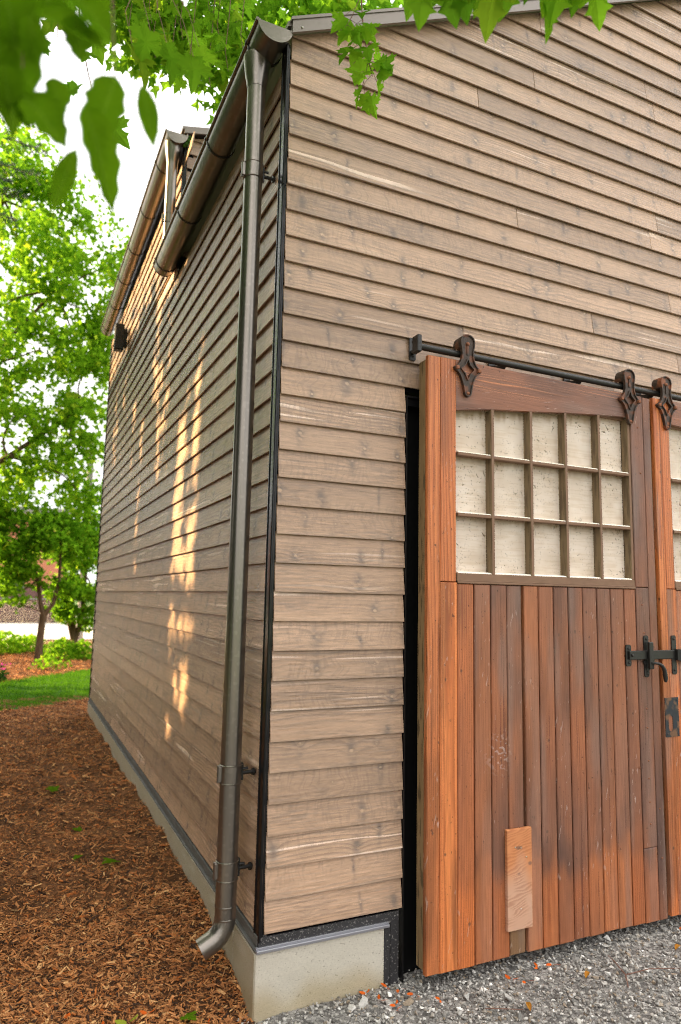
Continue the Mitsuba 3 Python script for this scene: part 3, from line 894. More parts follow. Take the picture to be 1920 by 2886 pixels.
downpipe(B + '__downpipe', -0.122, 0.146, 4.00, 0.035, (3.40, 0.615, 0.222), True, 'brown grey metal downpipe near the corner with an elbow at its foot')
downpipe(B + '__downpipe', -0.108, YS + 0.02, 5.01, 4.02, (4.36,), False, 'short upper downpipe on the raised wall')

# ------------------------------------------------------------------ wall lamp
L_ = 'wall_lamp'
tag(L_, 'small black box lamp on the side wall under the far gutter', 'wall lamp')
emit(L_ + '__housing', ply(joinm([cbox((-0.165, 5.32, 4.22), (-0.062, 5.44, 4.53), 0.004)]), 'lamp_black'))
emit(L_ + '__back_plate', ply(cbox((-0.062, 5.34, 4.27), (-0.026, 5.42, 4.48), 0.003), 'lamp_black'))
emit(L_ + '__glass', ply(cbox((-0.155, 5.335, 4.214), (-0.072, 5.425, 4.2195), 0.002), 'dark_glass'))

# ------------------------------------------------------------------ sliding doors
YD = -0.12


def wood(parent, name, frame, l0, l1, w0, w1, t0, t1, k, bev=0.0025, mat='door_wood', label=None, **kw):
    mb = MB()
    plank(mb, l0, l1, w0, w1, t0, t1, frame, k, bev, **kw)
    return emit(f'{parent}__{name}', mb.shape(mat), label)


def hanger(parent, cx, y):
    """Cast strap hanger with a hooded wheel; drawn round its head, 0.31 m tall."""
    h = emit(f'{parent}__hanger', None)
    zc = 2.636
    right = [(0.0, 0.050), (0.020, 0.046), (0.036, 0.034), (0.0425, 0.014), (0.041, -0.008), (0.036, -0.030), (0.034, -0.052), (0.037, -0.075), (0.046, -0.098), (0.062, -0.116), (0.076, -0.122), (0.080, -0.130),
             (0.076, -0.140), (0.060, -0.148), (0.046, -0.164), (0.036, -0.186), (0.028, -0.212), (0.022, -0.240), (0.018, -0.258), (0.008, -0.267), (0.0, -0.268)]
    out = Polygon(right + [(-x, z) for x, z in right[::-1][1:-1]])
    dia = Polygon([(0, -0.080), (0.012, -0.108), (0.037, -0.128), (0.014, -0.152), (0, -0.180), (-0.014, -0.152), (-0.037, -0.128), (-0.012, -0.108)])
    plate = out.difference(dia)
    rim = out.difference(out.buffer(-0.0055)).union(dia.buffer(0.0055).difference(dia))
    def put(poly, yf, th):
        m_ = front_plate(poly, yf, th)
        m_.apply_translation((cx, 0, zc))
        return m_
    slot = LineString([(0, 0.0), (0, -0.052)]).buffer(0.0045)
    scene[h] = ply(joinm([put(plate, y - 0.010, 0.010), put(rim, y - 0.017, 0.0071), put(slot, y - 0.0145, 0.005)]), 'cast_iron')
    a = np.linspace(math.radians(-12), math.radians(205), 26)
    hood = Polygon([(0.0505 * math.cos(t) * 0.86, 0.050 * math.sin(t)) for t in a] + [(0.045 * math.cos(t) * 0.86, 0.0445 * math.sin(t)) for t in a[::-1]])
    emit(h + '__wheel', ply(joinm([put(hood, y - 0.0005, 0.052), put(Point(0, 0).buffer(0.036), y + 0.012, 0.024), put(Point(0, 0).buffer(0.006), y - 0.02, 0.06)]), 'cast_iron', smooth=30))
    emit(h + '__bolt', ply(joinm([cbox((cx - 0.074, y - 0.026, zc - 0.139), (cx - 0.056, y - 0.009, zc - 0.121), 0.003), cbox((cx + 0.056, y - 0.026, zc - 0.139), (cx + 0.074, y - 0.009, zc - 0.121), 0.003)]), 'rust'))
    emit(h + '__bolt', ply(joinm([trimesh.creation.icosphere(subdivisions=2, radius=0.009).apply_translation((cx, y - 0.012, zc - 0.252)), trimesh.creation.icosphere(subdivisions=2, radius=0.010).apply_translation((cx, y - 0.012, zc))]), 'rust', smooth=True))


def sliding_door(key, x0, k0, label, YD, flip=False):
    tag(key, label, 'sliding door', 'old plank sliding doors on the black rail')
    F, U = FRONT(YD), UPRIGHT(YD)
    def X(x):
        if flip:
            return x0 + ((x - 0.704) * 0.1285 / 0.1665 if x < 0.8705 else x - 0.742)
        return x0 + x - 0.704

    j = lambda: rnd.uniform(-0.003, 0.003)
    t0, t1 = -0.024, 0.0
    emit(key + '__frame', ply(joinm([cbox((X(0.706), YD + 0.0262, -0.235), (X(0.80), YD + 0.088, 2.535), 0.004), cbox((X(2.10), YD + 0.0262, -0.235), (X(2.186), YD + 0.088, 2.535), 0.004),
                                     cbox((X(0.8005), YD + 0.0262, 2.43), (X(2.0995), YD + 0.088, 2.535), 0.004), cbox((X(0.8005), YD + 0.0262, -0.235), (X(2.0995), YD + 0.075, -0.10), 0.004),
                                     cbox((X(0.8005), YD + 0.0262, -0.0995), (X(2.0995), YD + 0.04, 1.44), 0.001)]), 'aged_wood'), 'grey olive back frame seen along the door edge')
    wood(key, 'stile', U, -0.244, 2.548, X(0.704), X(0.772), t0, t1 + 0.001, k0, 0.003)
    wood(key, 'stile', U, -0.247, 1.459, X(0.7755), X(0.8695), t0, t1, k0 + 1, 0.003)
    wood(key, 'stile', U, 1.4625, 2.550, X(0.7755), X(0.8640), t0, t1, k0 + 2, 0.003)
    for i in range(12):
        a = 0.8725 + 0.098 * i
        b = a + 0.0915
        if i == 11:
            b = 2.0315
        ext = 0.0
        if i == 3:
            b -= 0.004
        if i == 4:
            a += 0.004
        wood(key, 'plank', U, -0.2495 + j() + (0.004 if i == 3 else 0), 1.4535, X(a), X(b), t0, t1 - (0.005 if i == 3 else rnd.uniform(0.001, 0.0028)), k0 + 3 + i, 0.0038)
    wood(key, 'stile', U, -0.254, 0.1095, X(2.0350), X(2.1310), t0, t1 - 0.001, k0 + 15, 0.003)
    wood(key, 'stile', U, 0.1125, 1.4625, X(2.0350), X(2.1310), t0, t1 + 0.0005, k0 + 15, 0.003)
    wood(key, 'stile', U, 1.4660, 2.545, X(2.0360), X(2.1310), t0, t1, k0 + 16, 0.003)
    wood(key, 'stile', U, -0.254, 2.541, X(2.1340), X(2.1890), t0, t1 + 0.001, k0 + 17, 0.003)
    # sash: arched top rail, bottom rail, moulding
    w = key + '__window'
    arch = [(0.8645, 2.297), (0.98, 2.315), (1.09, 2.330), (1.34, 2.353), (1.58, 2.378), (1.81, 2.398), (2.02, 2.412), (2.0350, 2.413)]
    if flip:
        arch = [(2.739 + 0.1605 - x, z) for x, z in arch[::-1]]
    top = Polygon([(X(x), z) for x, z in arch] + [(X(2.0350), 2.546), (X(0.8645), 2.550)])
    m_ = front_plate(top, YD + 0.0005, 0.026)
    v, fc = m_.vertices[m_.faces].reshape(-1, 3), np.arange(len(m_.faces) * 3).reshape(-1, 3)
    uv = np.c_[16 * (k0 + 18) + 1 + v[:, 0] - x0, v[:, 2] - 2.29]
    emit(key + '__top_rail', MB().add(v, fc, uv).shape('door_wood'), 'dark brown top rail with an arched lower edge')
    emit(w, ply(joinm([cbox((X(0.8705), YD + 0.002, 1.4655), (X(2.0335), YD + 0.056, 1.5045), 0.003), cbox((X(0.8705), YD + 0.0265, 1.505), (X(0.8775), YD + 0.056, 2.43), 0.001),
                       cbox((X(2.017), YD + 0.006, 1.505), (X(2.0345), YD + 0.056, 2.405), 0.002), cbox((X(0.878), YD + 0.028, 2.40), (X(2.0165), YD + 0.056, 2.43), 0.001)]), 'muntin_wood'), 'fifteen-pane window with an arched head')
    emit(w + '__moulding', ply(joinm([cbox((X(0.8705), YD - 0.004, 1.4555), (X(2.0335), YD + 0.001, 1.4655), 0.003), cbox((X(0.8705), YD - 0.0015, 1.4665), (X(2.0335), YD + 0.0035, 1.4705), 0.001)]), 'muntin_wood'))
    xs = [0.8775, 1.085, 1.329, 1.5615, 1.7975, 2.017]
    zs = [1.5045, 1.786, 2.084, 2.44]
    az = lambda x: float(np.interp(x, [p[0] for p in arch], [p[1] for p in arch]))
    for x in xs[1:-1]:
        poly = Polygon([(X(x) - 0.0075, 1.505), (X(x) + 0.0075, 1.505), (X(x) + 0.0075, az(x) - 0.0005), (X(x) - 0.0075, az(x) - 0.0005)])
        emit(w + '__muntin', ply(joinm([front_plate(poly, YD + 0.002, 0.018), front_plate(poly.buffer(-0.0025), YD + 0.0205, 0.035)]), 'muntin_wood'))
    for z in zs[1:-1]:
        for a, b in zip(xs[:-1], xs[1:]):
            a2, b2 = X(a) + (0.0088 if a > 0.9 else 0.0005), X(b) - (0.0088 if b < 2.0 else 0.0005)
            emit(w + '__muntin', ply(joinm([cbox((a2, YD + 0.003, z - 0.008), (b2, YD + 0.020, z + 0.008), 0.002), cbox((a2, YD + 0.0205, z - 0.0055), (b2, YD + 0.054, z + 0.0055), 0.001)]), 'muntin_wood'))
    for iz, (za, zb) in enumerate(zip(zs[:-1], zs[1:])):
        for a, b in zip(xs[:-1], xs[1:]):
            a2, b2 = X(a) - 0.004, X(b) + 0.004
            zt = zb if iz < 2 else min(2.43, max(az(a), az(b)) + 0.006)
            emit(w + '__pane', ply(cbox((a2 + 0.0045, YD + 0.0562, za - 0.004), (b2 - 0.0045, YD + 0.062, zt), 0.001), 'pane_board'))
            zq = za + (0.0082 if iz else 0.0002)
            g = 0.0095 if a > 0.9 else 0.002
            h = 0.0095 if b < 2.0 else 0.002
            pq = np.array([[y, z] for y, z in ((YD + 0.005, zq), (YD + 0.054, zq), (YD + 0.054, zq + 0.010), (YD + 0.012, zq + 0.006))])
            n_ = 4
            pts = np.array([[x, q[0], q[1]] for x in (X(a) + g, X(b) - h) for q in pq])
            emit(w + '__putty', ply(man(m3.Manifold.hull_points(pts)), 'putty'))
    hanger(key, X(0.925) if not flip else 2.303, YD - 0.001)
    hanger(key, X(2.022), YD - 0.001)


D1, D2 = 'sliding_door', 'sliding_door_001'
sliding_door(D1, 0.704, 0, 'left sliding door, weathered orange to reddish brown planks with fifteen-pane window and plywood patch', YD)
sliding_door(D2, 2.2065, 20, 'right sliding door cut off by the picture edge, paler orange edge and a keyhole plate', YD - 0.010, True)
D2X = 2.2065
# plywood patch on the left door, nails
emit(D1 + '__patch_board', ply(cbox((1.134, YD - 0.0185, -0.130), (1.279, YD + 0.0003, 0.314), 0.0015), 'plywood'), 'pale plywood patch nailed on low')
emit(D1 + '__patch_board__nail', ply(joinm([trimesh.creation.icosphere(subdivisions=1, radius=0.0035).apply_translation((x, YD - 0.019, z)) for x, z in ((1.18, 0.235), (1.215, 0.228), (1.245, 0.185), (1.21, -0.04))]), 'steel', smooth=True))
nails = [(2.085, z) for z in (1.22, 1.03, 0.82, 0.72, 0.55, 0.46, 0.34, 0.23)] + [(2.075, 1.37), (2.02, 0.52), (2.09, 2.36), (2.10, 2.1), (2.155, 0.3), (2.16, 0.05)]
emit(D1 + '__nail', ply(joinm([trimesh.creation.icosphere(subdivisions=1, radius=0.0045).apply_translation((x, YD - 0.001, z)) for x, z in nails]), 'rust', smooth=True))

# latch across both doors
LT = D1 + '__latch'
yl = YD - 0.0005


def rplate(x0, x1, z0, z1, yf, th, r):
    return front_plate(sbox(x0, z0, x1, z1).buffer(-r).buffer(r), yf, th)


def domes(pts, y, r=0.0055):
    return [trimesh.creation.icosphere(subdivisions=2, radius=r).apply_translation((x, y, z)) for x, z in pts]


emit(LT, ply(joinm([rplate(1.940, 1.978, 1.046, 1.158, yl - 0.006, 0.0055, 0.012), rplate(2.074, 2.109, 0.985, 1.206, yl - 0.006, 0.0055, 0.013),
                    front_plate(Polygon([(2.058, 1.072), (2.150, 1.076), (2.144, 1.062), (2.118, 1.03), (2.094, 1.012), (2.078, 1.045)]), yl - 0.0085, 0.0024)]), 'black_iron', smooth=30), 'black iron thumb latch')
emit(LT + '__bar', ply(joinm([cbox((1.956, yl - 0.018, 1.0795), (2.405, yl - 0.0095, 1.1265), 0.0025)]), 'black_iron'))
emit(LT + '__keeper', ply(cbox((2.083, yl - 0.036, 1.030), (2.114, yl - 0.0185, 1.172), 0.003), 'black_iron'))
emit(LT + '__bolt', ply(joinm(domes([(1.959, 1.138), (1.961, 1.064), (2.092, 1.187), (2.094, 1.004)], yl - 0.007, 0.006) + domes([(1.972, 1.103)], yl - 0.02, 0.008)), 'black_iron', smooth=True))
hp = [(2.100, yl - 0.034, 1.060), (2.108, yl - 0.048, 1.062), (2.122, yl - 0.058, 1.060), (2.140, yl - 0.062, 1.050), (2.155, yl - 0.062, 1.030), (2.163, yl - 0.060, 1.005), (2.166, yl - 0.060, 0.980), (2.166, yl - 0.060, 0.962)]
emit(LT + '__lever', ply(tube(hp, [0.007, 0.007, 0.0075, 0.0095, 0.011, 0.012, 0.012, 0.007], 14), 'black_iron', smooth=50))
yk = YD - 0.0105
CT = D2 + '__catch'
emit(CT, ply(joinm([rplate(2.275, 2.309, 0.996, 1.206, yk - 0.0062, 0.0055, 0.010)] + domes([(2.292, 1.186), (2.292, 1.018)], yk - 0.007, 0.006)), 'black_iron', smooth=30), 'black iron catch plate of the latch')
emit(CT + '__hook', ply(man(m3.Manifold.hull_points(np.array([[x, y, z] for x, y, z in ((2.298, yk - 0.024, 1.075), (2.298, yk - 0.024, 1.131), (2.33, yk - 0.045, 1.06), (2.33, yk - 0.045, 1.128), (2.37, yk - 0.045, 1.06), (2.37, yk - 0.045, 1.128), (2.298, yk - 0.007, 1.075), (2.298, yk - 0.007, 1.131), (2.37, yk - 0.007, 1.06), (2.37, yk - 0.007, 1.131))]))), 'black_iron'))
# keyhole plate
slot = LineString([(2.2485, 0.711), (2.2485, 0.760)]).buffer(0.0165)
pl = sbox(2.2085, 0.665, 2.312, 0.872).difference(slot)
emit(D2 + '__lock_plate', ply(joinm([front_plate(pl, yk - 0.004, 0.0045)] + domes([(2.222, 0.68), (2.300, 0.68), (2.300, 0.858)], yk - 0.0035, 0.005)), 'lock_metal'), 'worn black steel keyhole plate')
emit(D2 + '__lock_plate__keyhole', ply(front_plate(slot.buffer(-0.0004), yk + 0.0008 - 0.002, 0.0014), 'rust'))

# rail with stand-off brackets
RL = 'door_rail'
tag(RL, 'black round steel rail with wall brackets above the sliding doors', 'rail')
yr = YD + 0.022
emit(RL + '__pipe', ply(tube([(0.6645, yr, 2.590), (2.0, yr, 2.590), (5.6, yr, 2.590)], 0.0165, 24), 'black_iron', smooth=40))
emit(RL + '__end_stop', ply(cbox((0.640, yr - 0.030, 2.556), (0.664, yr + 0.024, 2.640), 0.003), 'black_iron'))
emit(RL + '__wall_plate', ply(joinm([rplate(0.667, 0.703, 2.552, 2.668, -0.006, 0.0075, 0.007), cbox((0.672, yr + 0.010, 2.583), (0.694, -0.006, 2.600), 0.002)] + domes([(0.686, 2.648), (0.686, 2.574)], -0.0065, 0.0062)), 'black_iron', smooth=30))
for x in (1.172, 1.687, 2.236, 2.75, 3.3):
    pts = np.array([[xx, yy, zz] for xx in (x - 0.019, x + 0.019) for yy, zz in ((yr + 0.002, 2.575), (yr + 0.016, 2.580), (-0.006, 2.602), (-0.006, 2.548), (yr + 0.012, 2.566))])
    emit(RL + '__bracket', ply(joinm([rplate(x - 0.022, x + 0.022, 2.535, 2.640, -0.006, 0.0075, 0.006), man(m3.Manifold.hull_points(pts))]), 'black_iron'))

# ------------------------------------------------------------------ vegetation
MAPLE_HALF = [(0.09, -0.05), (0.30, -0.09), (0.25, 0.02), (0.35, 0.08), (0.25, 0.12), (0.36, 0.21), (0.53, 0.25), (0.47, 0.33), (0.60, 0.47), (0.43, 0.46), (0.39, 0.55), (0.19, 0.46),
              (0.22, 0.62), (0.31, 0.68), (0.17, 0.71), (0.13, 0.82)]
MAPLE = [(0, 0)] + MAPLE_HALF + [(0, 1.0)] + [(-x, y) for x, y in MAPLE_HALF[::-1]]
MAPLE_LOW = [(0, 0), (0.33, -0.05), (0.28, 0.12), (0.58, 0.42), (0.22, 0.48), (0.0, 1.0), (-0.22, 0.48), (-0.58, 0.42), (-0.28, 0.12), (-0.33, -0.05)]


def leaf_shape(outline, fold=0.22, droop=0.25, wave=0.0, seed=0):
    """Star-shaped leaf fan of unit length, folded along the midrib."""
    r = np.random.default_rng(seed)
    o = np.array(outline, float)
    c = np.array([[0, 0.36]])
    p = np.vstack([c, o])
    z = fold * np.abs(p[:, 0]) - droop * (p[:, 1] - 0.2) ** 2 + wave * r.normal(size=len(p))
    v = np.c_[p, z]
    n = len(o)
    f = np.array([[0, i + 1, (i + 1) % n + 1] for i in range(n)])
    return v, f


LEAFLOW = leaf_shape(MAPLE_LOW, 0.3, 0.3)
OVAL = [(0, 0), (0.14, 0.12), (0.24, 0.32), (0.25, 0.5), (0.18, 0.75), (0.06, 0.93), (0, 1.0), (-0.06, 0.93), (-0.18, 0.75), (-0.25, 0.5), (-0.24, 0.32), (-0.14, 0.12)]


def rot_frames(r, n, hang=0.0):
    """n random leaf frames; hang pulls the tips down."""
    d = r.normal(size=(n, 3))
    d[:, 2] = d[:, 2] * 0.6 - hang
    d /= np.linalg.norm(d, axis=1, keepdims=True)
    a = r.normal(size=(n, 3))
    a = np.cross(d, a)
    a /= np.linalg.norm(a, axis=1, keepdims=True)
    b = np.cross(a, d)
    return np.stack([a, d, b], 2)          # columns: width, length, normal


def leaves_mesh(pos, size, r, shape=LEAFLOW, hang=0.5):
    v, f = shape
    n = len(pos)
    R = rot_frames(r, n, hang)
    V = np.einsum('nij,mj->nmi', R, v) * size[:, None, None] + pos[:, None, :]
    F = (np.arange(n)[:, None, None] * len(v) + f[None]).reshape(-1, 3)
    uv = np.repeat(np.c_[r.uniform(0, 1, n), np.zeros(n)], len(v), 0)
    return MB().add(V.reshape(-1, 3), F, uv)


# holes cut through the unseen crowns so sun patches land on the side wall: (y0, y1, z0, z1, share of leaves missing)
GAPS = [(1.45, 1.66, 1.45, 3.12, 0.985), (1.68, 1.98, 1.9, 2.95, 0.88), (2.02, 2.24, 1.5, 2.7, 0.975), (1.60, 1.98, 1.5, 1.78, 0.95), (3.82, 4.04, 1.6, 3.1, 0.97), (4.4, 4.62, 2.6, 3.4, 0.92), (2.6, 2.8, 2.4, 3.6, 0.9),
        (2.9, 3.15, 2.3, 3.5, 0.9), (3.2, 3.45, 3.1, 3.9, 0.9), (5.9, 6.3, 3.0, 4.1, 0.85), (2.1, 3.5, 3.95, 5.2, 0.985), (3.6, 7.3, 4.3, 6.0, 0.95), (5.3, 5.5, 3.0, 4.2, 0.9), (1.42, 2.2, 1.14, 1.31, 0.99), (1.5, 2.1, 0.84, 1.0, 0.99), (1.92, 2.2, 0.42, 0.58, 0.99), (1.45, 1.9, 0.62, 0.74, 0.98)]


def sun_gap(pos, r, margin=0.0):
    """True for the leaves that stand outside the gaps."""
    q = pos - SUN * ((pos[:, 0] - XL) / SUN[0])[:, None]
    keep = np.ones(len(pos), bool)
    for y0, y1, z0, z1, share in GAPS:
        inside = (q[:, 1] > y0 - margin) & (q[:, 1] < y1 + margin) & (q[:, 2] > z0 - margin) & (q[:, 2] < z1 + margin)
        keep &= ~(inside & (r.uniform(size=len(pos)) < share))
    return keep


def crown_points(blobs, per, r, spread=0.30, twigs=26):
    """Leaf positions clumped round twig ends in the blobs' outer volume."""
    out, ends = [], []
    for (x, y, z, rad), n in zip(blobs, per):
        m = max(3, int(twigs * rad * rad))
        d = r.normal(size=(m, 3))
        d /= np.linalg.norm(d, axis=1, keepdims=True)
        e = np.array([x, y, z]) + d * rad * (0.35 + 0.65 * r.uniform(size=(m, 1)) ** 0.6) * [1, 1, 0.85]
        k = r.integers(0, m, n)
        out.append(e[k] + r.normal(size=(n, 3)) * spread * np.array([1, 1, 0.55]))
        ends.append(e)
    return np.vstack(out), ends


def limb(a, b, r0, r1, r, bend=0.12, n=7):
    a, b = np.asarray(a, float), np.asarray(b, float)
    t = np.linspace(0, 1, n)[:, None]
    off = r.normal(size=3) * bend * np.linalg.norm(b - a) * [1, 1, 0.4]
    p = a + (b - a) * t + off * np.sin(np.pi * t)
    return tube(p, np.linspace(r0, r1, n), 8)


def tree(key, label, stems, blobs, per, size, seed, mat='leaf', cut=False, spread=0.30, hang=0.5, group=None, twigs=26, twig_limbs=5, extra_keep=None, holes=None):
    """stems: list of [(points), (radii)]; blobs: (x, y, z, radius)."""
    r = np.random.default_rng(seed)
    tag(key, label, 'tree', group)
    pos, ends = crown_points(blobs, per, r, spread, twigs)
    if holes:
        g = np.sin(3.1 * pos[:, 0] + 1.7 * np.sin(2.3 * pos[:, 2])) * np.sin(2.9 * pos[:, 2] + 1.3 * np.sin(2.1 * pos[:, 0])) + 0.5 * np.sin(7 * pos[:, 0] + 2) * np.sin(6.1 * pos[:, 2])
        pos = pos[(g < holes) | (r.uniform(size=len(pos)) < 0.12)]
    if cut:
        pos = pos[sun_gap(pos, r, cut)]
    if extra_keep is not None:
        pos = pos[extra_keep(pos)]
    wood_ = [tube(p, q, 9) for p, q in stems]
    emit(key + '__trunk', ply(joinm(wood_), 'bark', smooth=60))
    br = []
    tops = np.array([p[-1] for p, _ in stems] + [p[len(p) // 2] for p, _ in stems], float)
    for (x, y, z, rad), e in zip(blobs, ends):
        c = np.array([x, y, z])
        a = tops[np.argmin(np.linalg.norm(tops - c, axis=1))]
        br.append(limb(a, c, 0.035 * rad ** 0.5, 0.014, r))
        for k in range(min(twig_limbs, len(e))):
            br.append(limb(c, e[k], 0.012, 0.004, r, n=5))
    if br:
        emit(key + '__branches', ply(joinm(br), 'bark', smooth=60))
    emit(key + '__crown', leaves_mesh(pos, size * np.random.default_rng(seed + 1).uniform(0.7, 1.15, len(pos)), np.random.default_rng(seed + 2), hang=hang).shape(mat))
    return key


# --- background: seen past the far end of the side wall
tree('maple_tree', 'tall light green maple behind the lawn, rising into the white sky', [([(-4.2, 17.0, -0.4), (-4.1, 17.0, 2.0), (-3.4, 16.8, 5.0), (-2.6, 16.5, 8.0), (-2.0, 16.2, 11.5)], [0.2, 0.18, 0.14, 0.09, 0.04]),
                                                       ([(-4.1, 17.0, 2.2), (-2.8, 16.0, 3.5), (-1.4, 15.4, 4.6), (0.2, 15.3, 6.0)], [0.11, 0.085, 0.06, 0.03]),
                                                       ([(-3.6, 16.9, 4.5), (-2.2, 15.8, 6.8), (-0.6, 15.4, 9.0)], [0.09, 0.06, 0.03])],
     [(-1.6, 15.8, 10.3, 1.2), (-0.6, 15.4, 9.2, 1.1), (0.1, 15.6, 7.6, 0.95), (-1.7, 16.2, 8.4, 1.1), (-0.9, 15.2, 7.3, 0.95), (0.0, 15.6, 6.0, 0.8), (-1.2, 15.4, 5.8, 1.0), (-0.6, 15.8, 4.6, 0.85), (0.45, 15.9, 4.9, 0.7),
      (-2.2, 15.5, 6.8, 1.1), (-1.5, 15.6, 3.7, 0.9), (0.3, 15.8, 3.8, 0.7), (-3.5, 17.0, 7.0, 2.0), (-4.5, 17.0, 9.0, 2.2), (-5.4, 17.0, 6.2, 2.2), (-2.4, 17.5, 12.0, 1.2), (0.75, 15.8, 10.2, 0.75), (0.65, 15.6, 8.7, 0.7), (0.55, 15.8, 7.4, 0.6), (-0.2, 15.6, 11.0, 0.8), (-1.75, 15.8, 12.4, 1.0), (-1.2, 15.6, 11.7, 0.9), (-0.75, 15.5, 11.6, 0.6)],
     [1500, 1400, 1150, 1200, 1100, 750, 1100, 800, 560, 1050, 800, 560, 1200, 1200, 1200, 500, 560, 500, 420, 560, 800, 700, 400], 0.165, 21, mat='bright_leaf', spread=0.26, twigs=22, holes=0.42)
tree('small_tree', 'small dark green tree with a forked reddish trunk beyond the lawn', [([(-0.42, 15.3, -0.4), (-0.40, 15.3, 0.1), (-0.38, 15.28, 0.6), (-0.36, 15.25, 0.85)], [0.10, 0.085, 0.08, 0.08]),
                                                            ([(-0.36, 15.25, 0.82), (-0.46, 15.2, 1.15), (-0.55, 15.2, 1.7), (-0.9, 15.1, 2.3)], [0.065, 0.05, 0.04, 0.02]),
                                                            ([(-0.36, 15.25, 0.80), (-0.16, 15.2, 1.1), (-0.06, 15.2, 1.7), (-0.10, 15.1, 2.6)], [0.06, 0.05, 0.04, 0.02])],
     [(-1.3, 15.1, 2.6, 0.55), (-0.75, 15.1, 2.3, 0.55), (-0.2, 15.0, 2.6, 0.55), (-1.1, 15.0, 1.75, 0.42), (-0.65, 15.0, 1.75, 0.36), (0.25, 15.3, 2.4, 0.45), (-0.7, 15.1, 2.95, 0.5), (-0.05, 15.2, 3.0, 0.4), (-1.5, 15.2, 3.2, 0.5), (-1.25, 15.1, 1.25, 0.34), (-0.85, 15.0, 1.05, 0.24), (0.1, 15.3, 1.7, 0.4)],
     [620, 620, 620, 300, 190, 400, 520, 300, 420, 150, 60, 260], 0.14, 31, spread=0.16, twigs=30, group=None)
tree('small_tree_001', 'dark many-stemmed shrubby tree right against the far corner of the building', [([(0.45, 16.6, -0.4), (0.46, 16.6, 0.1), (0.40, 16.6, 0.8), (0.28, 16.6, 1.8), (0.3, 16.6, 3.0)], [0.09, 0.08, 0.06, 0.045, 0.02]),
                                                                        ([(0.47, 16.6, 0.05), (0.62, 16.6, 0.7), (0.64, 16.6, 1.8), (0.7, 16.5, 3.2)], [0.07, 0.055, 0.05, 0.02]),
                                                                        ([(0.44, 16.6, 0.1), (0.22, 16.5, 0.9), (0.1, 16.5, 1.8)], [0.05, 0.04, 0.02])],
     [(0.3, 16.4, 2.3, 0.6), (0.7, 16.5, 1.5, 0.5), (0.15, 16.4, 1.5, 0.45), (0.45, 16.4, 3.1, 0.6), (0.2, 16.5, 0.9, 0.35), (0.85, 16.6, 2.6, 0.5), (0.75, 16.5, 0.8, 0.35)],
     [800, 520, 460, 760, 240, 520, 260], 0.14, 41, mat='leaf', spread=0.15, twigs=34)


def bush(key, label, c, rad, n, size, seed, mat='leaf', cat='shrub', flat=0.7, stems=6, group=None, shape=LEAFLOW):
    r = np.random.default_rng(seed)
    tag(key, label, cat, group)
    d = r.normal(size=(n, 3))
    d /= np.linalg.norm(d, axis=1, keepdims=True)
    d[:, 2] = np.abs(d[:, 2])
    pos = np.array(c) + d * np.array(rad) * (0.45 + 0.55 * r.uniform(size=(n, 1)) ** 0.5)
    base = np.array([c[0], c[1], c[2] - 0.05])
    emit(key + '__stems', ply(joinm([limb(base + r.normal(size=3) * [0.03, 0.03, 0], pos[i * 7 % n], 0.008, 0.003, r, n=5) for i in range(stems)]), 'bark', smooth=60))
    emit(key + '__foliage', leaves_mesh(pos, size * r.uniform(0.7, 1.2, n), r, shape=shape, hang=0.1).shape(mat))


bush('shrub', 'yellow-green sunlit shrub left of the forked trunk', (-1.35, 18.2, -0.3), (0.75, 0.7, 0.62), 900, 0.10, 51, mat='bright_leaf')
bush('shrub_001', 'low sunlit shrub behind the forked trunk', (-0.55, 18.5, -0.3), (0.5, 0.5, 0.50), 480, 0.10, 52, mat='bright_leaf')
bush('shrub_002', 'leafy green shrub between the two small trees', (0.12, 15.9, -0.3), (0.42, 0.4, 0.55), 520, 0.09, 53)
bush('shrub_003', 'leafy green shrub at the far corner of the building', (0.62, 16.0, -0.3), (0.35, 0.4, 0.48), 420, 0.09, 54)
bush('shrub_004', 'thin low shrub standing in the mulch just behind the lawn', (-0.20, 13.6, -0.28), (0.42, 0.35, 0.34), 130, 0.075, 55, stems=10)
bush('flowering_plant', 'pink flowering plant in the mulch at the left picture edge', (-1.30, 11.75, -0.3), (0.30, 0.28, 0.36), 420, 0.055, 56, mat='shade_leaf', cat='flower')
r_ = np.random.default_rng(57)
fp = np.array([-1.27, 11.65, -0.02]) + r_.normal(size=(90, 3)) * [0.15, 0.13, 0.055]
emit('flowering_plant__blossom', leaves_mesh(fp, r_.uniform(0.03, 0.055, 90), r_, shape=leaf_shape(OVAL), hang=-0.3).shape('petal'))

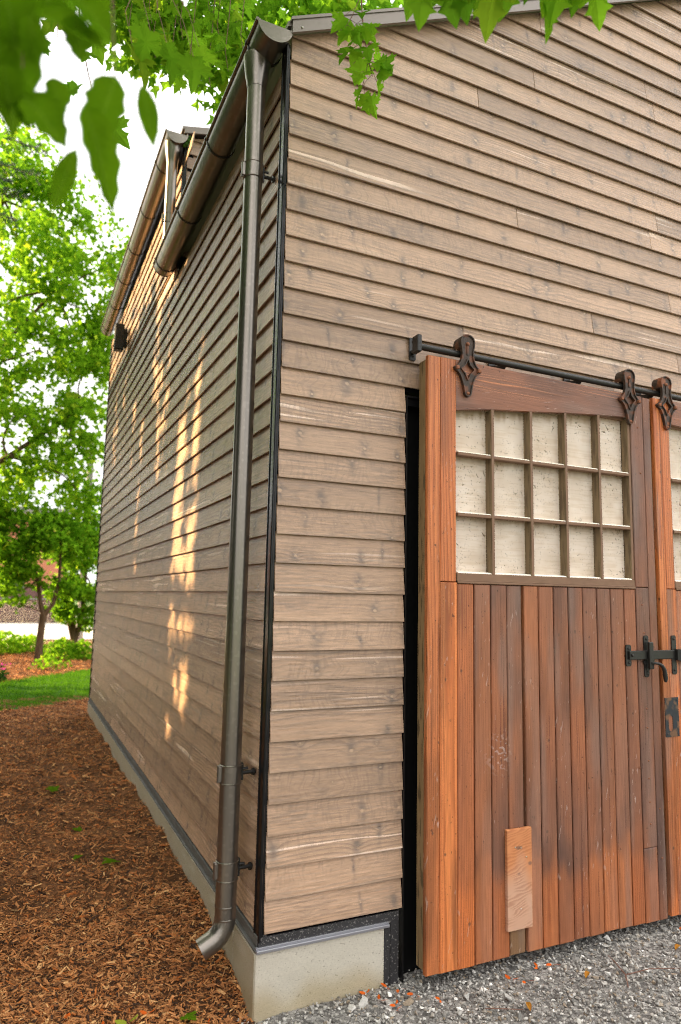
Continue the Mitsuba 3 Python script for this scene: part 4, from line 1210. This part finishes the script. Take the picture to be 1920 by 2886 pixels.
# --- conifer whose branch tips reach in at the left
r_ = np.random.default_rng(61)
CN = 'conifer_tree'
tag(CN, 'bluish conifer whose feathery branch tips reach in at the left edge', 'tree')
emit(CN + '__trunk', ply(tube([(-4.6, 12.5, -0.4), (-4.6, 12.5, 6), (-4.5, 12.5, 13)], [0.2, 0.14, 0.03], 10), 'bark', smooth=60))
brs, ndl = [], MB()
for tip in ((-1.15, 12.0, 10.55), (-1.25, 12.1, 10.0), (-1.45, 12.0, 9.45), (-1.3, 11.9, 11.1), (-1.6, 12.2, 9.0), (-2.0, 12.0, 10.6), (-1.9, 12.0, 11.6), (-1.75, 12.0, 9.7)):
    root = np.array([-4.55, 12.5, tip[2] - 0.5])
    tip = np.array(tip)
    n = 26
    t = np.linspace(0, 1, n)
    P = root + (tip - root) * t[:, None] + np.array([0, 0, 0.35]) * np.sin(np.pi * t)[:, None]
    brs.append(tube(P[::3], np.linspace(0.03, 0.005, len(P[::3])), 6))
    for i in range(9, n):
        for sgn in (-1, 1):
            L = 0.62 * (1.08 - t[i]) + 0.12
            e = P[i] + np.array([0.55 * L, sgn * 0.75 * L, -0.30 * L + 0.06 * r_.normal()])
            brs.append(tube([P[i], (P[i] + e) / 2 + [0, 0, 0.02], e], [0.006, 0.004, 0.002], 4, caps=False))
            m = 22
            q = P[i] + (e - P[i]) * r_.uniform(0.1, 1.05, (m, 1))
            ndl.add(*scatter_boxes(m, (q[:, 0], q[:, 1]), q[:, 2] + r_.normal(0, 0.012, m), np.full(m, 0.085), np.full(m, 0.006), np.full(m, 0.005), 0.5, int(r_.integers(1e6))))
emit(CN + '__branches', ply(joinm(brs), 'bark'))
emit(CN + '__needles', ndl.shape('needle'))

# --- big maple over the building: trunk left of the picture, boughs reaching over the eaves
OM = 'overhanging_maple'
r_ = np.random.default_rng(71)
tag(OM, 'maple whose leafy boughs hang over the gutter and gable from the upper left', 'tree')
trunk = [([(-3.6, 1.9, -0.5), (-3.55, 1.9, 1.0), (-3.5, 1.8, 2.6), (-3.3, 1.6, 4.4), (-2.9, 1.5, 6.2), (-2.4, 1.5, 8.4)], [0.27, 0.22, 0.19, 0.16, 0.11, 0.05]),
         ([(-3.3, 1.6, 4.3), (-2.4, 1.6, 5.6), (-1.3, 1.7, 6.6), (-0.2, 1.9, 7.1), (1.0, 2.0, 7.3)], [0.11, 0.085, 0.06, 0.04, 0.02]),
         ([(-3.5, 1.8, 2.9), (-2.9, 0.6, 4.1), (-2.0, -0.4, 4.9), (-0.8, -0.9, 5.2), (0.4, -0.9, 5.0)], [0.10, 0.075, 0.055, 0.035, 0.015]),
         ([(-2.0, -0.4, 4.9), (-1.2, -1.3, 4.8), (-0.4, -1.6, 4.3), (0.3, -1.6, 3.7)], [0.045, 0.03, 0.018, 0.006])]
emit(OM + '__trunk', ply(joinm([tube(p, q, 10) for p, q in trunk]), 'bark', smooth=60))

SHAPES = []
for i in range(10):
    v, f = leaf_shape(MAPLE, 0.12 + 0.25 * rnd.random(), 0.1 + 0.5 * rnd.random(), 0.012, i)
    SHAPES.append(MB().add(v[f].reshape(-1, 3), np.arange(3 * len(f)).reshape(-1, 3), [0.05 + 0.095 * i, 0]).shape('leaf'))


def place_leaf(key, pos, size, direction, normal, i, label=None):
    d = np.asarray(direction, float)
    d /= np.linalg.norm(d)
    a = np.cross(d, np.asarray(normal, float))
    a /= np.linalg.norm(a)
    b = np.cross(a, d)
    M = np.eye(4)
    M[:3, :3] = np.stack([a, d, b], 1) * size
    M[:3, 3] = pos
    emit(key + '__leaf', {**SHAPES[i % 10], 'to_world': T(M)}, label)


twigs = []


def sprig(path, radius, leaves, size, spread=0.5, hang=0.9, seed=0, first=0.30):
    """A hanging twig with alternate leaves on stalks."""
    r = np.random.default_rng(seed)
    path = np.array(path, float)
    twigs.append(tube(path, np.linspace(radius, radius * 0.45, len(path)), 6))
    cum = np.r_[0, np.cumsum(np.linalg.norm(np.diff(path, axis=0), axis=1))]
    for i in range(leaves):
        s = cum[-1] * (first + (1 - first) * (i + 0.5) / leaves)
        p = np.array([np.interp(s, cum, path[:, k]) for k in range(3)])
        out = r.normal(size=3) * [1, 1, 0.3]
        out /= np.linalg.norm(out)
        e = p + out * size * (0.35 + spread * r.uniform()) + [0, 0, -0.25 * size]
        twigs.append(tube([p, (p + e) / 2 + [0, 0, 0.06 * size], e], [0.0013, 0.001, 0.001], 4, caps=False))
        place_leaf(OM, e, size * r.uniform(0.75, 1.2), out * 0.8 + np.array([0, 0, -hang]) + r.normal(size=3) * 0.25, r.normal(size=3) * 0.6 + [-0.35, -0.75, 0.35], int(r.integers(10)))


# the sprig that hangs before the boards
sprig([(0.13, -0.46, 4.35), (0.15, -0.43, 4.05), (0.175, -0.42, 3.85), (0.20, -0.42, 3.70), (0.225, -0.42, 3.62)], 0.0035, 17, 0.092, 0.42, 0.9, 5, 0.62)
sprig([(0.205, -0.42, 3.69), (0.19, -0.41, 3.60), (0.18, -0.40, 3.545)], 0.0015, 3, 0.10, 0.2, 1.2, 8)
sprig([(0.16, -0.43, 3.98), (0.12, -0.42, 3.86), (0.09, -0.42, 3.80)], 0.0018, 4, 0.085, 0.4, 0.8, 9)
# big leaves hanging in at the top right, nearer
for i, (x, y, z, s) in enumerate(((-0.075, -1.31, 3.19, 0.135), (-0.01, -1.34, 3.20, 0.13), (0.035, -1.36, 3.215, 0.13), (0.115, -1.40, 3.20, 0.15), (0.165, -1.42, 3.23, 0.13), (0.225, -1.45, 3.20, 0.15), (0.29, -1.48, 3.22, 0.14),
                                  (0.265, -1.46, 3.25, 0.13), (0.375, -1.52, 3.215, 0.12), (-0.055, -1.29, 3.25, 0.13), (0.08, -1.36, 3.27, 0.14), (0.33, -1.5, 3.28, 0.14), (0.19, -1.43, 3.29, 0.13), (0.42, -1.52, 3.30, 0.13))):
    rr = np.random.default_rng(300 + i)
    twigs.append(tube([(x, y, z), (x + 0.01, y + 0.03, z + 0.10), (x + 0.03, y + 0.05, 3.62)], [0.001, 0.0013, 0.002], 4, caps=False))
    place_leaf(OM, (x, y, z - 0.035), s * 1.12, np.array([0.25 * rr.normal(), 0.1 * rr.normal(), -1.0]), np.array([-0.2 + 0.35 * rr.normal(), -0.9, 0.35]), i * 3 + 1)
twigs.append(tube([(0.48, -1.5, 3.66), (0.2, -1.42, 3.62), (-0.1, -1.3, 3.66), (-0.4, -1.3, 4.3)], [0.003, 0.004, 0.005, 0.007], 6))
# darker leaves a little in front of the canopy, upper middle left
for i, (x, y, z, s) in enumerate(((-0.80, -0.72, 3.13, 0.125), (-0.70, -0.76, 3.15, 0.125), (-0.62, -0.80, 3.10, 0.11), (-0.75, -0.74, 3.19, 0.12), (-0.60, -0.78, 3.16, 0.10))):
    rr = np.random.default_rng(330 + i)
    place_leaf(OM, (x, y, z), s, np.array([0.35 * rr.normal() + 0.1, 0.1, -0.8]), np.array([0.2 * rr.normal(), -0.8, 0.7]), i * 3)
    twigs.append(tube([(x, y, z), (x - 0.02, y + 0.1, z + 0.2), (-0.75, -0.6, 3.6), (-0.9, -0.4, 4.2)], [0.001, 0.0013, 0.002, 0.003], 4, caps=False))
# the sprig at the upper left, in front of the sky
sprig([(-0.93, -0.30, 4.2), (-0.965, -0.32, 3.62), (-0.945, -0.33, 3.42), (-0.90, -0.34, 3.24), (-0.87, -0.34, 3.12)], 0.0035, 11, 0.105, 0.5, 0.9, 17)
sprig([(-1.02, -0.30, 4.1), (-1.03, -0.33, 3.6), (-1.02, -0.35, 3.32)], 0.003, 7, 0.10, 0.5, 0.9, 18)
# canopy over the gutter: hanging twigs with leaves, individually
CAN = [(-0.72, 1.55, 5.35), (-0.60, 1.50, 5.12), (-0.45, 1.45, 5.02), (-0.33, 1.42, 4.95), (-0.22, 1.38, 4.88), (-0.10, 1.35, 4.86), (0.0, 1.30, 4.98), (-0.05, 1.35, 5.2), (-0.28, 1.45, 5.22), (-0.48, 1.5, 5.3), (0.1, 1.3, 5.15),
       (-0.35, 1.5, 5.45), (-0.12, 1.4, 5.45), (-0.6, 1.55, 5.5)]
for i, c in enumerate(CAN):
    c = np.array(c)
    sprig([c + [0.03 * math.sin(i), 0.12, 1.25], c + [0.04, 0.05, 0.65], c + [0.02, 0.02, 0.28], c, c + [0.02, -0.02, -0.15]], 0.004, 9, 0.115, 0.7, 0.8, 100 + i)
for i, c in enumerate([(0.08, 1.5, 4.50), (0.12, 1.6, 4.56)]):
    c = np.array(c)
    sprig([c + [0.2, 0.35, 0.9], c + [0.1, 0.15, 0.5], c + [0.0, 0.05, 0.2], c], 0.003, 6, 0.105, 0.6, 0.8, 140 + i)
emit(OM + '__twigs', ply(joinm(twigs), 'twig_wood', smooth=60))
# farther leaves of the same boughs, and the unseen crown above and left, extended to block skylight
CB = [(1.6, 2.3, 6.7, 0.45), (0.8, 2.2, 6.2, 0.35), (0.4, 2.2, 5.9, 0.3), (1.2, 1.9, 6.1, 0.35), (-0.5, 3.0, 6.9, 0.55), (0.0, 2.9, 6.55, 0.5), (0.5, 2.8, 6.55, 0.5), (1.0, 2.5, 6.6, 0.45), (-0.15, 2.9, 6.2, 0.35), (0.35, 2.7, 6.15, 0.35), (1.3, 2.3, 6.5, 0.4), (-0.9, 3.1, 7.1, 0.5), (-0.4, 2.95, 6.45, 0.35)]
pos, _ = crown_points(CB, [200, 200, 140, 180, 330, 340, 320, 260, 220, 200, 190, 240, 180], r_, 0.16, 60)
UP_ = [(-2.4, 1.6, 7.2, 1.3), (-3.6, 2.2, 7.0, 1.4), (-1.2, 2.0, 8.2, 1.2), (0.3, 1.8, 8.6, 1.1), (-2.2, -0.4, 6.0, 1.0), (-2.9, 0.3, 5.4, 0.9), (-3.9, 1.4, 5.4, 1.0), (-2.6, -1.6, 5.4, 0.8), (-3.2, -1.2, 4.8, 0.8), (-3.5, 3.0, 5.2, 0.9), (-2.9, 3.6, 6.6, 1.3), (-3.6, 5.2, 6.4, 1.4), (-3.0, 6.8, 6.8, 1.4), (-4.2, 3.8, 5.0, 1.2), (-4.4, 7.2, 5.4, 1.3), (-4.0, 0.2, 6.6, 1.2), (0.3, -0.6, 6.0, 0.8), (-0.7, -0.8, 5.7, 0.75), (0.0, -1.3, 5.3, 0.5), (-2.0, 4.6, 8.2, 1.2), (-2.2, 2.6, 9.0, 1.2), (-5.4, 2.4, 7.2, 1.5), (-5.6, 5.6, 7.4, 1.5), (-5.2, -0.6, 6.2, 1.4)]
pos2, _ = crown_points(UP_, [1200, 1200, 900, 700, 800, 800, 800, 600, 600, 700, 1300, 1400, 1400, 1100, 1200, 1100, 520, 480, 230, 600, 600, 600, 600, 600], r_, 0.22, 26)
pos2 = pos2[sun_gap(pos2, r_, 0.05)]
pos = np.vstack([pos, pos2])
emit(OM + '__crown', leaves_mesh(pos, 0.125 * r_.uniform(0.7, 1.15, len(pos)), r_, shape=leaf_shape(MAPLE_LOW, 0.25, 0.3), hang=0.7).shape('leaf'))

# --- shrub close to the camera, out of focus at the upper left
NB = 'near_shrub'
tag(NB, 'out-of-focus green shrub leaves close to the camera at the upper left', 'shrub')
stem = [(-1.9, -2.2, -0.4), (-1.75, -2.15, 0.8), (-1.6, -2.05, 1.7), (-1.38, -2.0, 2.28), (-1.15, -1.95, 2.40), (-0.98, -1.94, 2.34)]
emit(NB + '__stem', ply(joinm([tube(stem, [0.014, 0.011, 0.006, 0.0022, 0.0015, 0.001], 8), tube([(-1.15, -1.95, 2.40), (-1.10, -1.93, 2.28), (-1.07, -1.92, 2.18), (-1.06, -1.905, 2.07)], [0.0016, 0.0013, 0.0012, 0.001], 6),
                               tube([(-0.98, -1.94, 2.34), (-0.955, -1.92, 2.2), (-0.945, -1.905, 2.10)], [0.0013, 0.001, 0.001], 6)]), 'twig_wood', smooth=60))
OVAL2 = [(0, 0), (0.16, 0.08), (0.25, 0.2), (0.23, 0.3), (0.30, 0.42), (0.24, 0.5), (0.27, 0.6), (0.17, 0.72), (0.16, 0.82), (0.07, 0.9), (0, 1.0), (-0.05, 0.92), (-0.14, 0.84), (-0.15, 0.74), (-0.25, 0.63), (-0.22, 0.5), (-0.28, 0.4), (-0.21, 0.27), (-0.2, 0.16), (-0.1, 0.06)]
ovals = []
for i_, o_ in enumerate((OVAL, OVAL2, [(-x, z) for x, z in OVAL2[::-1]])):
    vo, fo = leaf_shape(o_, 0.15 + 0.1 * i_, 0.12 + 0.15 * i_, 0.004, 90 + i_)
    ovals.append(MB().add(vo, fo, vo[:, :2]).shape('near_leaf', smooth=True))
NEAR = [((-1.0100, -1.9300, 2.1850), 0.0800, (0.7, 0.1, -0.4), 1.2),
        ((-0.9055, -1.8919, 2.1122), 0.0845, (0.307, 0.246, -0.919), 0.755),
        ((-0.9428, -1.9063, 2.1009), 0.0961, (-0.224, 0.454, -0.862), 1.092),
        ((-0.9807, -1.8933, 2.0539), 0.1409, (0.386, 0.103, -0.917), 0.645),
        ((-0.9847, -1.8420, 2.0174), 0.0951, (-0.290, 0.482, -0.827), 0.671),
        ((-1.0590, -1.8886, 2.0425), 0.0770, (0.815, -0.012, -0.579), 1.493),
        ((-1.0227, -1.8889, 2.0833), 0.0494, (0.337, 0.409, -0.848), 1.387),
        ((-1.0755, -1.9319, 2.1717), 0.1876, (0.034, 0.235, -0.971), 0.741),
        ((-1.0555, -1.9350, 2.1261), 0.0600, (0.198, 0.400, -0.895), 1.158),
        ((-1.0759, -1.9061, 2.1470), 0.1208, (0.965, -0.261, -0.040), 1.019),
        ((-1.0014, -1.9205, 2.1605), 0.0546, (0.230, 0.420, -0.878), 1.418),
        ((-0.9780, -1.8737, 2.2263), 0.0458, (0.516, 0.352, -0.781), 1.574),
        ((-1.0446, -1.9266, 2.1900), 0.0474, (0.352, 0.419, -0.837), 2.397),
        ((-1.0928, -1.9436, 2.1537), 0.0730, (0.402, 0.238, -0.884), 1.737),
        ((-1.0824, -1.9135, 2.0611), 0.0482, (0.214, 0.478, -0.852), 1.730),
        ((-0.9871, -1.9225, 2.2081), 0.0420, (0.531, 0.385, -0.755), 2.097),
        ((-1.1073, -1.9094, 2.1158), 0.1051, (0.384, 0.157, -0.910), 1.058),
        ((-1.0713, -1.8840, 2.0508), 0.0502, (0.583, 0.276, -0.764), 1.336)]
for i, (p, s, d, wv) in enumerate(NEAR):
    rr = np.random.default_rng(500 + i)
    d = np.array(d, float) / np.linalg.norm(d)
    nrm = np.array([0.1 * rr.normal(), -0.95, 0.30 + 0.15 * rr.normal()])
    a = np.cross(d, nrm)
    a /= np.linalg.norm(a)
    M = np.eye(4)
    M[:3, :3] = np.stack([a * s * wv, d * s, np.cross(a, d) * s], 1)
    M[:3, 3] = p
    emit(NB + '__leaf', {**ovals[0 if i in (1, 4) else 1 + i % 2], 'to_world': T(M)})

# --- unseen trees added to block the sun from side wall and mulch
for i, (x, y, h) in enumerate(((-8.2, 1.2, 9.5), (-8.8, 5.2, 10.8), (-8.4, 9.4, 10.2), (-9.2, 13.2, 9.5), (-8.0, -2.6, 8.5))):
    r2 = np.random.default_rng(80 + i)
    bl = []
    for k in range(17):
        a = r2.uniform(0, 2 * math.pi)
        q = r2.uniform(0.2, 1.0)
        bl.append((x + 1.1 * q * math.cos(a), y + 2.3 * q * math.sin(a), 0.7 + (h - 1.2) * (k + 0.5) / 17, 1.35))
    tree(f'added_shade_tree_{i:03d}' if i else 'added_shade_tree', 'dense unseen tree added west of the side wall to block the sun', [([(x, y, -0.5), (x + 0.05, y, 2.0), (x, y + 0.1, h * 0.8)], [0.2, 0.16, 0.05])], bl, [2000] * 17, 0.22, 90 + i, mat='shade_leaf', cut=0.055,
         spread=0.30, group='unseen trees added west of the wall to block the sun', twig_limbs=1)

# ------------------------------------------------------------------ beyond: fence, brick building, cable, pole
BR = 'brick_building'
tag(BR, 'blurred orange brick building behind the trees at the far left', 'building')
emit(BR + '__wall', ply(joinm([cbox((-14, 40, -0.4), (-2.05, 52, 5.75)), cbox((-0.55, 40.0005, -0.4), (1.45, 52, 5.75)), cbox((-2.049, 40.001, -0.4), (-0.551, 52, 1.38)), cbox((-2.049, 40.001, 2.6), (-0.551, 52, 5.75))]), 'brick'))
emit(BR + '__roof', ply(joinm([cbox((-14.2, 39.7, 5.755), (1.7, 52.2, 6.12))]), 'roof_grey'))
wn = emit(BR + '__window', ply(joinm([cbox((-2.05, 40.05, 1.38), (-1.98, 40.15, 2.6)), cbox((-0.62, 40.05, 1.38), (-0.55, 40.15, 2.6)), cbox((-1.979, 40.05, 2.53), (-0.621, 40.15, 2.6)), cbox((-1.979, 40.05, 1.38), (-0.621, 40.15, 1.45))]), 'pole_grey'))
emit(wn + '__glass', ply(cbox((-1.98, 40.12, 1.45), (-0.62, 40.14, 2.53)), 'dark_glass'))
FN = 'chain_link_fence'
tag(FN, 'chain link fence along the near side of the pale road', 'fence')
wires, cell = [], 0.075
for sgn in (1, -1):
    for i in range(-22, 90):
        x0 = -4.5 + i * cell
        p0, p1 = np.array([x0, 20.0 + 0.004 * sgn, -0.33]), np.array([x0 + sgn * 1.45, 20.0 + 0.004 * sgn, 1.12])
        wires.append(tube([p0, p1], 0.0028, 3, caps=False))
emit(FN + '__wire_mesh', ply(joinm(wires), 'wire_metal'), kind='stuff')
for x in (-4.4, -1.95, 2.2):
    emit(FN + '__post', ply(tube([(x, 20.04, -0.4), (x, 20.04, 1.18)], 0.03, 10), 'wire_metal', smooth=40))
emit(FN + '__top_rail', ply(tube([(-6, 20.02, 1.14), (3, 20.02, 1.14)], 0.02, 8), 'wire_metal', smooth=40))
emit('overhead_cable', ply(tube([(-6.0, 22, 3.78), (-1.6, 22, 3.69), (0, 22, 3.665), (1.5, 22, 3.68), (5, 22, 3.78)], 0.045, 8), 'cable_black', smooth=60), 'dark thick cable running level behind the trees', 'cable')
emit('utility_pole', ply(tube([(1.16, 23.5, -0.4), (1.16, 23.5, 7.0)], [0.13, 0.11], 14), 'pole_grey', smooth=40), 'grey utility pole half hidden behind the far corner of the building', 'pole')

# ------------------------------------------------------------------ small things on the ground
vq, fq = leaf_shape(MAPLE, 0.18, 0.15, 0.01, 77)
fallen = MB().add(vq[fq].reshape(-1, 3), np.arange(3 * len(fq)).reshape(-1, 3), [0.62, 0]).shape('leaf')


def lay(key, shape, x, y, z, s, a, tilt, label, cat, group=None):
    ca, sa = math.cos(a), math.sin(a)
    M = np.eye(4)
    M[:3, :3] = np.array([[ca, -sa, 0], [sa, ca, 0], [0, 0, 1]]) @ np.array([[1, 0, 0], [0, math.cos(tilt), -math.sin(tilt)], [0, math.sin(tilt), math.cos(tilt)]]) * s
    M[:3, 3] = (x, y, z)
    emit(key, {**shape, 'to_world': T(M)}, label, cat, group)


def ground_z(x, y):
    return float(hgt(np.array([x]), np.array([y]))[0])


for (x, y, s, a, lab) in ((-0.62, 3.35, 0.11, 0.4, 'pale green fallen leaf far back on the mulch'), (-0.36, 1.62, 0.12, 2.2, 'dark green fallen leaf on the mulch near the wall'), (-0.285, 0.115, 0.075, 3.6, 'small bright green fallen leaf near the concrete corner'),
                          (-0.50, 2.35, 0.07, 1.0, 'small green fallen leaf in the middle of the mulch'), (-0.58, 1.85, 0.06, 5.0, 'tiny yellow-green fallen leaf on the mulch')):
    lay('fallen_leaf', fallen, x, y, ground_z(x, y) + 0.022, s, a, 0.25, lab, 'leaf')


def samara(seed, L):
    """A dry winged maple seed: two curved blades."""
    r = np.random.default_rng(seed)
    mb = MB()
    for sg in (-1, 1):
        n = 7
        t = np.linspace(0, 1, n)
        ang = sg * (0.9 + 0.5 * r.uniform()) * (1 - 0.5 * t)
        c = np.c_[np.cumsum(np.sin(ang)) * L / n, np.cumsum(np.cos(ang)) * L / n * 0.8, 0.006 + 0.010 * r.uniform() * t]
        w = L * 0.16 * np.sin(np.pi * (0.18 + 0.75 * t))
        side = np.c_[np.cos(ang), -np.sin(ang), 0.5 * np.ones(n)]
        v = np.vstack([c - side * w[:, None], c + side * w[:, None]])
        f = np.vstack([[[i, i + 1, n + i + 1], [i, n + i + 1, n + i]] for i in range(n - 1)])
        mb.add(v, f)
    return mb


SEEDS = [samara(i, 0.042) for i in range(5)]
ORN = [(0.455, -0.045), (0.56, -0.04), (0.60, -0.075), (0.485, -0.11), (0.53, -0.165), (0.64, -0.13), (0.515, -0.20), (1.10, -0.20), (1.28, -0.165), (1.36, -0.175), (2.22, -0.17), (2.26, -0.20), (0.72, -0.21), (1.15, -0.24)]
for i, (x, y) in enumerate(ORN):
    lay('maple_seed', SEEDS[i % 5].shape('orange_dry', smooth=True), x, y, -0.298, 0.85 + 0.3 * math.sin(i * 3.1), i * 1.7, 0.1, 'dry bright orange curled maple seed lying on the grey gravel', 'seed', 'dry orange maple seeds scattered on the gravel')
for i, (x, y) in enumerate([(-0.42, 0.17), (-0.47, 0.08), (-0.20, 0.06), (-0.60, 0.14), (-0.12, 0.0), (-0.34, 0.03), (-0.25, -0.02), (-0.7, 0.25)]):
    lay('maple_seed', SEEDS[(i + 2) % 5].shape('orange_dry', smooth=True), x, y, ground_z(x, y) + 0.016, 0.9 + 0.3 * math.sin(i * 2.1), i * 2.3, 0.1, 'dry bright orange maple seed lying on the brown mulch', 'seed', 'dry orange maple seeds scattered on the mulch')
lay('maple_seed', samara(21, 0.05).shape('lime_dry', smooth=True), -0.50, 0.135, ground_z(-0.50, 0.135) + 0.024, 1.15, 0.2, 0.1, 'lime green winged maple seed on the mulch at the bottom edge', 'seed')
for i, (x, y, a, lab) in enumerate([(1.42, -0.32, 0.9, 'narrow yellow dry leaf on the gravel left of the forked twig'), (2.02, -0.30, 0.7, 'narrow yellow dry leaf on the gravel right of the forked twig'), (1.02, -0.42, 1.4, 'yellow curled dry leaf on the gravel, nearest the camera')]):
    v1, f1 = leaf_shape(OVAL, 0.5, 0.3)
    lay('dry_leaf', MB().add(v1 * [0.6, 1, 1], f1).shape('yellow_dry', smooth=True), x, y, -0.296, 0.075, a - 1.9, 0.1, lab, 'leaf')
emit('forked_twig', ply(joinm([tube([(1.54, -0.45, -0.296), (1.60, -0.38, -0.290), (1.64, -0.28, -0.288), (1.66, -0.22, -0.291)], [0.0025, 0.003, 0.0025, 0.0015], 6), tube([(1.60, -0.38, -0.290), (1.74, -0.39, -0.287), (1.90, -0.44, -0.292)], [0.0025, 0.002, 0.0012], 6)]), 'twig_wood', smooth=60),
     'thin forked reddish twig lying on the gravel', 'twig')
emit('twig', ply(tube([(0.86, -0.33, -0.296), (0.93, -0.37, -0.293), (1.00, -0.40, -0.296)], [0.0018, 0.002, 0.0012], 6), 'twig_wood', smooth=60), 'short straight reddish twig on the gravel below the plywood patch', 'twig')
gz = ground_z(-0.98, 1.33)
emit('metal_edging', ply(joinm([cbox((-1.30, 1.335, gz + 0.00), (-0.985, 1.375, gz + 0.13), 0.004), cbox((-1.3, 1.30, gz + 0.126), (-0.985, 1.345, gz + 0.134), 0.002)]), 'slate_metal'), 'end of a grey blue metal edging at the left picture edge', 'edging')
